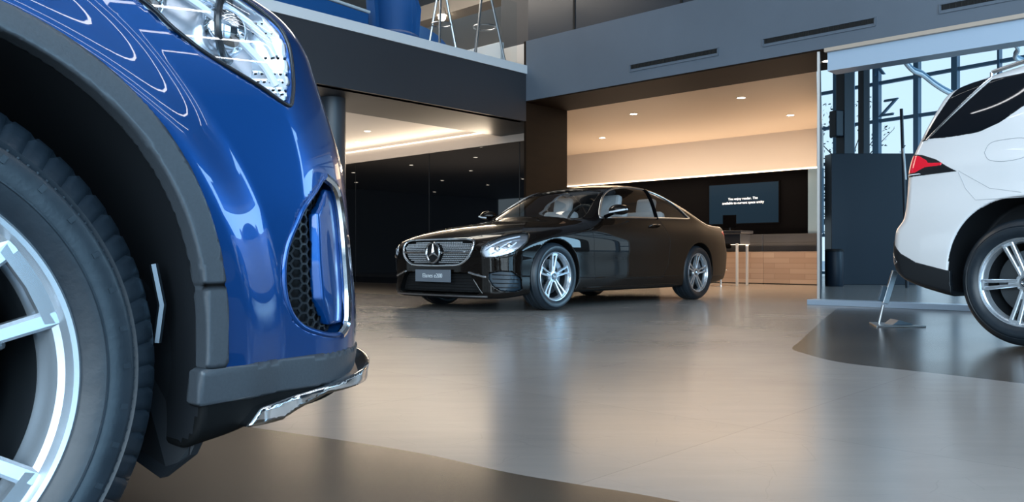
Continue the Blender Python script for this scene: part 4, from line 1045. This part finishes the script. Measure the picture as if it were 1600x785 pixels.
        for u, z in ((.03, .625), (.15, .665)):
            c = surf_line(car, [(u, z)], 'q', s, -.030, fn=car.base)[0]; pr.ball(tuple(c), .034, 20, 12)
        pr.build('projector_lens', M['chrome'], hl, smooth=True)
        for ln in ([(-.09, .61), (-.02, .66), (.10, .715), (.26, .752)], [(-.05, .57), (.02, .60), (.10, .66), (.17, .70)], [(.06, .575), (.14, .62), (.22, .69)]):
            q = surf_line(car, smooth_poly(ln, 8), 'q', s, -.012, fn=car.base); MB().tube([tuple(v) for v in q], .0075, 8).build('light_guide', M['drl'], hl, smooth=True)
        TL = [(-3.99, .78), (-3.99, .90), (-3.80, .905), (-3.66, .88), (-3.74, .79)]
        shell('tail_lamp', car, R_side(TL, s), .003, .012, (-4.1, min(s * .5, s), .74), (-3.6, max(s * .5, s), .94), .010, M['red_lens'], root)
    MB().box((cxs + .012, 0, .352), (.012, .52, .125)).build('number_plate', M['plate'], root, bevel=.003)
    text_obj('plate_text', 'Elanes e200', .062, (cxs + .019, 0, .352), (math.pi / 2, 0, math.pi / 2), mat('plate_white', (.75, .78, .80), .5), root)
    # sill line and rear valance
    for s in (1, -1):
        q = surf_line(car, dens_line([(-.48, .215), (-2.40, .215)], 20), 'side', s, -.002); MB().tube([tuple(v) for v in q], .007, 8).build('sill_trim', M['paint_black'], root, smooth=True)
    # cabin
    cab = MB(); cab.box((-.80, 0, .90), (.50, 1.36, .12)); cab.build('dashboard', M['dash'], root, bevel=.03)
    sw = MB(); T = Matrix.Rotation(math.radians(-25), 3, 'Y'); sw.tube([tuple(T @ Vector((0, .185 * math.cos(a), .185 * math.sin(a))) + Vector((-1.12, .36, .98))) for a in np.linspace(0, 2 * math.pi, 28, endpoint=False)], .015, 8, closed=True); sw.tube([(-1.12, .20, .98), (-1.10, .52, .98)], .018, 6); sw.build('steering_wheel', M['dash'], root, smooth=True)
    def seat(x, y, wdt=.50):
        mb = MB(); R_ = Matrix.Rotation(math.radians(-14), 3, 'Y'); mb.box((x, y, .86), (.14, wdt, .52), rot=R_); mb.build('seat_back', M['seat'], root, bevel=.05)
        mb = MB(); mb.box((x - .10, y, 1.19), (.10, .27, .20), rot=R_); mb.build('headrest', M['seat'], root, bevel=.04)
    seat(-1.62, .37); seat(-1.62, -.37); seat(-2.45, .33, .58); seat(-2.45, -.33, .58)
    put_wheels(car, root, lambda sp, hi: make_wheel(car.R, .245, .245, sp, hi, .034), (math.pi / 2, math.pi / 2 + .12, math.pi / 2, math.pi / 2 + .12), yout=.918, width=.245)
    return root
build_coupe()

# ================================================================ the two tall SUVs
def suv(name, label, tall, loc, rz, paint, aa, ab, near, hs, spins, yout=.955):
    """near: +1 fine mesh for the front part, -1 for the rear part"""
    car = make_suv(tall); root = empty(name, loc + (0,), rz, label, 'car'); ZK = (lambda z: 1.21 + (z - 1.21) * 1.14 if z > 1.21 else z) if tall else (lambda z: z)
    car.cuts = [arch_well(0, aa, ab, .62), arch_well(-car.L, aa, ab, .62)]
    GRF = [(-.50, .58), (-.56, .72), (-.53, .86), (-.35, .895), (.35, .895), (.53, .86), (.56, .72), (.50, .58), (.36, .53), (-.36, .53)]
    HL = [(.55, .985), (.426, .905), (.391, .868), (.361, .842), (.331, .824), (.299, .806), (.263, .783), (.250, .800), (.236, .84), (.228, .89), (.24, .93), (.29, .965), (.36, .99), (.46, 1.005)]
    IN = [(.206, .672), (.249, .627), (.263, .598), (.277, .555), (.280, .512), (.274, .471), (.260, .439), (.238, .420), (.200, .408), (.165, .408), (.135, .425), (.122, .52), (.125, .62), (.15, .665)]
    car.cuts.append(hole(R_front(GRF, .5), .04))
    for s in (1, -1): car.cuts += [hole(R_q(HL, s), .06), hole(R_q(IN, s), .06)]
    x0 = -.72 if near > 0 else -2.30
    a, b = (hs, hs * 1.9) if near > 0 else (hs * 1.9, hs)
    def split(c, n):
        k = np.zeros(len(c), int); k[((n[:, 2] < -.7) & (c[:, 2] < .45)) | (c[:, 2] < .352)] = 1
        w0 = (arch(c[:, 0], c[:, 2], 0, aa, ab) < .004) | (arch(c[:, 0], c[:, 2], -car.L, aa, ab) < .004)
        k[w0 & (car.base(c[:, 0], c[:, 1], c[:, 2]) < -.012)] = 2
        k[((np.abs(c[:, 0]) < aa) | (np.abs(c[:, 0] + car.L) < aa)) & (np.abs(c[:, 1]) < .70) & (c[:, 2] < .9)] = 2
        return k
    ff = lambda x, y, z: np.maximum(car(x, y, z), x0 + .0015 - x); fr = lambda x, y, z: np.maximum(car(x, y, z), x - x0 + .0015)
    net_obj(['front_body', 'front_underbody', 'wheel_housing'], ff, (x0 - .03, -1.04, .16), (1.05, 1.04, 1.9), a, [paint, M['under'], M['liner']], root, split, keep=(lambda c: ~((c[:, 0] > .45) & (c[:, 1] < -.60))) if near > 0 else None)
    if near > 0: net_obj(['bumper_corner', 'corner_underside', 'corner_liner'], car, (.43, -1.02, .22), (.99, -.58, 1.16), .0052, [paint, M['under'], M['liner']], root, split)
    net_obj(['rear_body', 'rear_underbody', 'wheel_housing'], fr, (-4.2, -1.04, .16), (x0 + .03, 1.04, 1.9), b, [paint, M['under'], M['liner']], root, split)
    P = M['chrome']
    for s in (1, -1):
        hot = (s < 0)
        def bx(x0_, x1_, z0_, z1_, y0_=.5): return (x0_, min(s * y0_, s * 1.02), z0_), (x1_, max(s * y0_, s * 1.02), z1_)
        # windows in black privacy glass
        k = lambda P_: [(x, ZK(z)) for x, z in P_]
        if tall: Q1 = [(-3.69, 1.345), (-3.49, 1.333), (-3.31, 1.341), (-3.19, 1.380), (-3.05, 1.468), (-2.95, 1.56), (-2.88, 1.675), (-3.09, 1.690), (-3.30, 1.688)]
        else: Q1 = [(-3.66, 1.30), (-3.49, 1.29), (-3.31, 1.30), (-3.19, 1.34), (-3.05, 1.42), (-2.95, 1.50), (-2.88, 1.59), (-3.09, 1.61), (-3.27, 1.60)]
        zt_ = 1.68 if tall else 1.60
        Q2 = [(-2.80, zt_), (-2.2, zt_ + .02), (-1.92, zt_ + .02), (-1.92, 1.19), (-2.95, 1.23), (-2.92, 1.32), (-2.86, 1.45)]
        Q3 = [(-1.85, 1.185), (-1.85, zt_ + .015), (-1.55, zt_ - .02), (-1.25, zt_ - .16), (-.98, 1.27), (-.93, 1.18)]
        h1 = .0075 if (tall and hot) else .014
        for Q, nm in ((Q1, 'quarter_window'), (Q2, 'rear_side_window'), (Q3, 'front_side_window')):
            xs = [q[0] for q in Q]; zs = [q[1] for q in Q]; lo, hi = bx(min(xs) - .03, max(xs) + .03, min(zs) - .03, max(zs) + .03)
            shell(nm, car, R_side(Q, s), .003, .030, lo, hi, h1, M['privacy'], root)
        if tall:
            WD = [(-3.745, 1.335), (-3.70, 1.338), (-3.31, 1.705), (-3.53, 1.705)]; lo, hi = bx(-3.8, -3.26, 1.3, 1.74)
            shell('spoiler_side', car, R_side(WD, s), .004, .014, lo, hi, .0075, M['privacy'], root)
            trim_tube('window_trim', car, [(-3.70, 1.338), (-3.505, 1.52), (-3.31, 1.70)], 'side', .006, P, root, s, .006, dens=8, fn=car.base)
            q = surf_line(car, dens_line([(-2.97, 1.655), (-2.99, 1.58), (-3.0, 1.50)], 5), 'side', s, .002, fn=car.base)
        # roof rail
        q = surf_line(car, dens_line([(-3.35, .62), (-2.3, .635), (-1.5, .60)], 12), 'top', 1, .028, fn=car.base); q[:, 1] *= s
        mb = MB(); mb.tube([tuple(v) for v in q], .014, 8)
        for i in (0, len(q) // 2, -1): mb.tube([tuple(q[i]), tuple(q[i] - np.array([0, 0, .03]))], .014, 8)
        mb.build('roof_rail', M['alu'], root, smooth=True)
        # door handles, mirror and seams
        for hx in (-1.60, -2.55):
            h = surf_line(car, [(hx, 1.02), (hx - .24, 1.03)], 'side', s, .024); h2 = surf_line(car, [(hx, 1.02), (hx - .24, 1.03)], 'side', s, -.004)
            MB().tube([tuple(h2[0]), tuple(h[0] + np.array([-.02, 0, 0])), tuple(h[1] + np.array([.02, 0, 0])), tuple(h2[1])], [.012, .014, .014, .012], 10).build('door_handle', paint, root, smooth=True)
        mb = MB(); mb.ball((-.92, s * 1.075, 1.24), .13, 22, 14, (.55, .95, .62)); mo = mb.build('wing_mirror', paint, root, smooth=True)
        MB().tube([(-.90, s * .90, 1.16), (-.91, s * .99, 1.18), (-.92, s * 1.02, 1.20)], .025, 10).build('mirror_arm', M['clad_black'], mo, smooth=True)
        ln = [[(-.62, 1.12), (-.62, .50), (-.66, .33), (-1.80, .33), (-1.88, .6), (-1.88, 1.15)], [(-1.88, .33), (-2.55, .33), (-2.62, .50), (-2.95, .95), (-2.98, 1.2)]]
        if tall: ln = ln[:2] + [[(-3.42, 1.09), (-3.36, .98), (-3.28, .90), (-2.95, .90)], [(-3.42, 1.1), (-3.20, .97), (-3.0, .93)]]
        seams(car, root, ln, s).build('panel_seam', M['black_joint'] if not tall else mat('grey_gap', (.50, .52, .55), .8), root)
        # wheel arch cladding or lip
        if not tall:
            for cx in (0, -car.L):
                reg = lambda x, y, z, cx=cx: np.maximum(np.maximum(np.maximum(arch(x, z, cx, aa + .034, ab + .033), -.003 - arch(x, z, cx, aa, ab)), .5 - s * y), .378 - z)
                gap = lambda x, y, z, cx=cx: .0022 - np.abs(z - .498) - np.maximum(0, 0 * x)
                lo, hi = bx(cx - .50, cx + .50, .36, car.R + .50, .80)
                shell('arch_cladding', car, reg, .006, .03, lo, hi, .0075 if hot and cx == 0 else .014, M['clad'], root, r=.004, cutfn=gap if cx == 0 else None)
        # front lamp
        lo = (.25, min(s * .45, s * 1.02), .74); hi = (1.0, max(s * .45, s * 1.02), 1.04); hh = .006 if (hot and not tall) else .014
        hl = shell('headlamp', car, R_q(HL, s), -.048, .064, lo, hi, max(hh, .008), M['lamp_in'], root)
        shell('lamp_bezel', car, lambda x, y, z, R=R_q(HL, s): np.maximum(R(x, y, z), -R(x, y, z) - .010), -.0045, .060, lo, hi, max(hh, .007), M['lamp_in'], hl)
        sheet('lamp_cover', car, R_q(HL, s), -.002, lo, hi, max(hh, .008), M['lens'], hl, .006)
        trim_tube('lamp_edge', car, HL, 'q', .0032, M['lamp_dark'], hl, s, .0, True, fn=car.base, dens=5)
        trim_tube('intake_rim', car, IN, 'q', .0050, paint, root, s, -.003, True, fn=car.base, dens=6)
        pr = MB()
        for u, z in ((.40, .93), (.31, .90)): c = surf_line(car, [(u, z)], 'q', s, -.045, fn=car.base)[0]; pr.ball(tuple(c), .040, 24, 14)
        pr.build('projector_lens', P, hl, smooth=True)
        for u, z in ((.40, .93), (.31, .90)): mb = MB(); c = surf_line(car, [(u, z)], 'q', s, -.03, fn=car.base)[0]; mb.tube([(c[0] + .048 * math.cos(a) * .7, c[1] - s * .048 * math.cos(a) * .7, c[2] + .048 * math.sin(a)) for a in np.linspace(0, 6.28, 24, endpoint=False)], .006, 8, closed=True); mb.build('lens_ring', M['lamp_dark'], hl, smooth=True)
        for ln_ in ([(.49, .965), (.40, .885), (.34, .838), (.272, .797)], [(.45, .985), (.35, .93), (.285, .86), (.262, .82)], [(.36, .975), (.28, .93), (.25, .87)]):
            q = surf_line(car, smooth_poly(ln_, 8), 'q', s, -.018, fn=car.base); MB().tube([tuple(v) for v in q], .0065, 8).build('light_guide', M['drl'], hl, smooth=True)
        # corner intake
        lo = (.35, min(s * .55, s * 1.02), .38); hi = (.95, max(s * .55, s * 1.02), .70)
        shell('intake_backing', car, R_q(IN, s), -.048, .066, lo, hi, .009, M['mesh_back'], root)
        mb = MB(); cell = .0165
        for i in range(16):
            for j in range(20):
                u = .115 + i * cell * 1.732 / 2 * 1.05; z = .405 + j * cell + (cell / 2 if i % 2 else 0)
                if polysdf(np.array([u]), np.array([z]), np.array(IN))[0] > -.006: continue
                c = [(u + cell * .56 * math.cos(a), z + cell * .56 * math.sin(a)) for a in np.linspace(0, 2 * math.pi, 7)[:-1]]
                q = surf_line(car, c, 'q', s, -.026, fn=car.base)
                if len(q) == 6: mb.tube([tuple(v) for v in q], .0026, 5, closed=True)
        mb.build('honeycomb_mesh', M['clad_black'], root, smooth=True)
        FIN = [(.186, .655), (.214, .612), (.212, .53), (.206, .47), (.188, .425), (.150, .425), (.135, .50), (.135, .60), (.155, .655)]
        shell('intake_fin', car, R_q(FIN, s), -.012, .030, lo, hi, .0045 if hot and not tall else .014, paint, root, r=.004)
        q = surf_line(car, smooth_poly([(.205, .675), (.165, .655), (.147, .60), (.142, .52), (.146, .43), (.17, .405)], 8), 'q', s, .0, fn=car.base); MB().tube([tuple(v) for v in q], .008, 8).build('intake_edge', P, root, smooth=True)
        # inner wheel housing flap in front of / behind the wheel
        if not tall:
            mb = MB(); V = [(.40, s * .66, .60), (.44, s * .95, .62), (.455, s * .95, .33), (.43, s * .92, .245), (.395, s * .90, .215), (.39, s * .66, .26)]
            mb.prism([(0, 0), (1, 0)], 0, 0, lambda u, v, w: (0, 0, 0)) if False else None
            F = [tuple(range(6)), tuple(range(6, 12))[::-1]] + [(i, 6 + i, 6 + (i + 1) % 6, (i + 1) % 6) for i in range(6)]
            mb.add(V + [(v[0] + .012, v[1], v[2]) for v in V], F); mb.build('splash_flap', M['liner'], root)
            MB().tube([(.385, s * .90, .53), (.395, s * .905, .47), (.39, s * .90, .415)], .006, 6).build('liner_edge', M['rim_dark'], root, smooth=True)  # tube standing in for the highlight along the wheel liner
    # lower front cladding and bright skid plate
    if not tall:
        zb_ = .322
        lc = lambda x, y, z: np.maximum(np.maximum(np.maximum(z - .380, .325 - z), .412 - x), -99)
        shell('bumper_cladding', car, lc, .006, .03, (.39, -1.02, .30), (1.02, 1.02, .40), .009, M['clad'], root, r=.004)
        skid = lambda x, y, z: np.maximum(np.maximum(z - (.318 + .02 * 0), .262 - z), np.maximum(.56 - x, np.abs(y) - .99))
        def skf(x, y, z):
            b = car.base(x - .030, y / 1.0, np.maximum(z, .33)); top = z - (.340 + .10 * (x - .80)); bot = np.minimum(.284 + .30 * np.maximum(0, x - .56), .312) - z
            lim = (.49 + (z - .287) * .9) - x
            return smax(smax(smax(smax(b - .012, -(b + .05), .008), top, .004), bot, .006), lim, .004)
        net_obj('skid_plate', skf, (.48, -1.04, .22), (1.08, 1.04, .37), .0055, M['chrome'], root)
        under = lambda x, y, z: 0
    # star grille
    shell('grille_backing', car, R_front(GRF, .5), -.034, .046, (.60, -.60, .50), (1.0, .60, .93), .016, M['mesh_back'], root)
    trim_tube('grille_frame', car, GRF, 'front', .016, P, root, 1, -.002, True, fn=car.base, dens=4)
    mb = MB()
    for z in (.66, .77):
        q = surf_line(car, dens_line([(-.52, z), (.52, z)], 16), 'front', 1, -.012, fn=car.base); mb.tube([tuple(v) for v in q], .016, 8)
    mb.build('grille_bar', P, root, smooth=True)
    cxs = float(surf_line(car, [(0, .715)], 'front', fn=car.base)[0][0]); em = MB(); star(em, .105, .012, lambda u, v, w: (cxs + .014 + w, u, .715 + v)); em.build('star_emblem', P, root, smooth=True, angle=25)
    WS = [(-.74, -.74), (-.72, 0), (-.74, .74), (-1.05, .68), (-1.42, .60), (-1.46, 0), (-1.42, -.60), (-1.05, -.68)]
    shell('windscreen', car, R_top(WS, 1.15), .003, .035, (-1.5, -.80, 1.15), (-.68, .80, 1.75), .016, M['privacy'], root)
    zz = (1.32, 1.66) if tall else (1.22, 1.52)
    RWf = lambda x, y, z: np.maximum(np.maximum(np.abs(y) - (.72 - (z - zz[0]) * .35), zz[0] - z), np.maximum(z - zz[1], x + 3.3))
    shell('rear_window', car, RWf, .003, .035, (-4.1, -.78, zz[0] - .03), (-3.35, .78, zz[1] + .04), .016, M['privacy'], root)
    for s in (1, -1):
        hot = tall and s < 0
        TLo = [(-4.15, 1.085), (-4.15, 1.27), (-3.84, 1.262), (-3.72, 1.240), (-3.60, 1.195), (-3.50, 1.135), (-3.43, 1.098), (-3.63, 1.096), (-3.85, 1.090)]
        lo = (-4.15, min(s * .45, s * 1.0), 1.05); hi = (-3.40, max(s * .45, s * 1.0), 1.30)
        tl = shell('tail_lamp', car, R_side(TLo, s), .004, .03, lo, hi, .007 if hot else .014, M['lamp_dark'], root)
        RD = [(-4.15, 1.118), (-4.15, 1.262), (-3.86, 1.254), (-3.745, 1.236), (-3.68, 1.20), (-3.66, 1.178), (-3.55, 1.168), (-3.55, 1.150), (-3.68, 1.148), (-3.76, 1.118)]
        shell('red_lens', car, R_side(RD, s), .0065, .02, lo, hi, .006 if hot else .014, M['red_lens'], tl, r=.002)
        ST = [(-4.15, 1.100), (-4.15, 1.112), (-3.72, 1.112), (-3.70, 1.104)]
        shell('clear_strip', car, R_side(ST, s), .0065, .02, lo, hi, .005 if hot else .014, M['drl'], tl, r=.002)
    if tall:
        # dark lower bumper and sills, bright exhaust trims
        LB = [(-3.44, .10), (-3.44, .452), (-3.47, .455), (-3.70, .505), (-3.82, .562), (-3.93, .66), (-4.2, .80), (-4.2, .10)]
        shell('lower_bumper', car, lambda x, y, z: polysdf(x + 0 * z, z + 0 * x, np.array(LB)), .007, .03, (-4.15, -1.02, .2), (-3.40, 1.02, .84), .009, M['clad_black'], root, r=.004)
        shell('sill_cladding', car, lambda x, y, z: np.maximum(np.maximum(z - .36, -2.50 - x), x + .50), .006, .03, (-2.55, -1.02, .2), (-.45, 1.02, .40), .02, M['clad_black'], root, r=.004)
        shell('front_cladding', car, lambda x, y, z: np.maximum(z - .38, .46 - x), .006, .03, (.42, -1.02, .2), (1.0, 1.02, .42), .02, M['clad_black'], root, r=.004)
        for s in (1, -1):
            EX = [(-4.14, .50), (-4.14, .62), (-3.93, .585), (-3.85, .50), (-3.95, .47)]
            shell('exhaust_trim', car, R_side(EX, s), .012, .02, (-4.2, min(s * .4, s), .42), (-3.8, max(s * .4, s), .68), .009, M['chrome'], root, r=.005)
            trim_tube('fuel_flap_seam', car, [(-3.26, 1.20), (-3.24, 1.25), (-3.18, 1.268), (-3.02, 1.262), (-2.98, 1.20), (-3.0, 1.145), (-3.12, 1.13), (-3.22, 1.15)], 'side', .0018, mat('flap_gap', (.35, .37, .40), .8), root, s, 0, True, fn=car.base) if s < 0 else None
    put_wheels(car, root, lambda sp, hi: make_wheel(car.R, .268, .275, sp, hi, .023 if tall else .052), spins, hi=2 if near > 0 else None, yout=yout, width=.275)
    return root
suv('blue_suv', 'metallic blue SUV in the near foreground, only front wheel, fender and bumper corner visible', 0, (-1.459, 1.472), .87, M['paint_blue'], .425, .445, 1, .0085, (2.64, 2.64, 2.64, 2.64), yout=.945)
suv('white_suv', 'white SUV at the right edge, its tail lamp, dark rear glass and rear wheel showing', 1, (5.367, 2.745), -1.05, M['paint_white'], .470, .515, -1, .0105, (-.087, -.087, -.087, -.087), yout=.95)
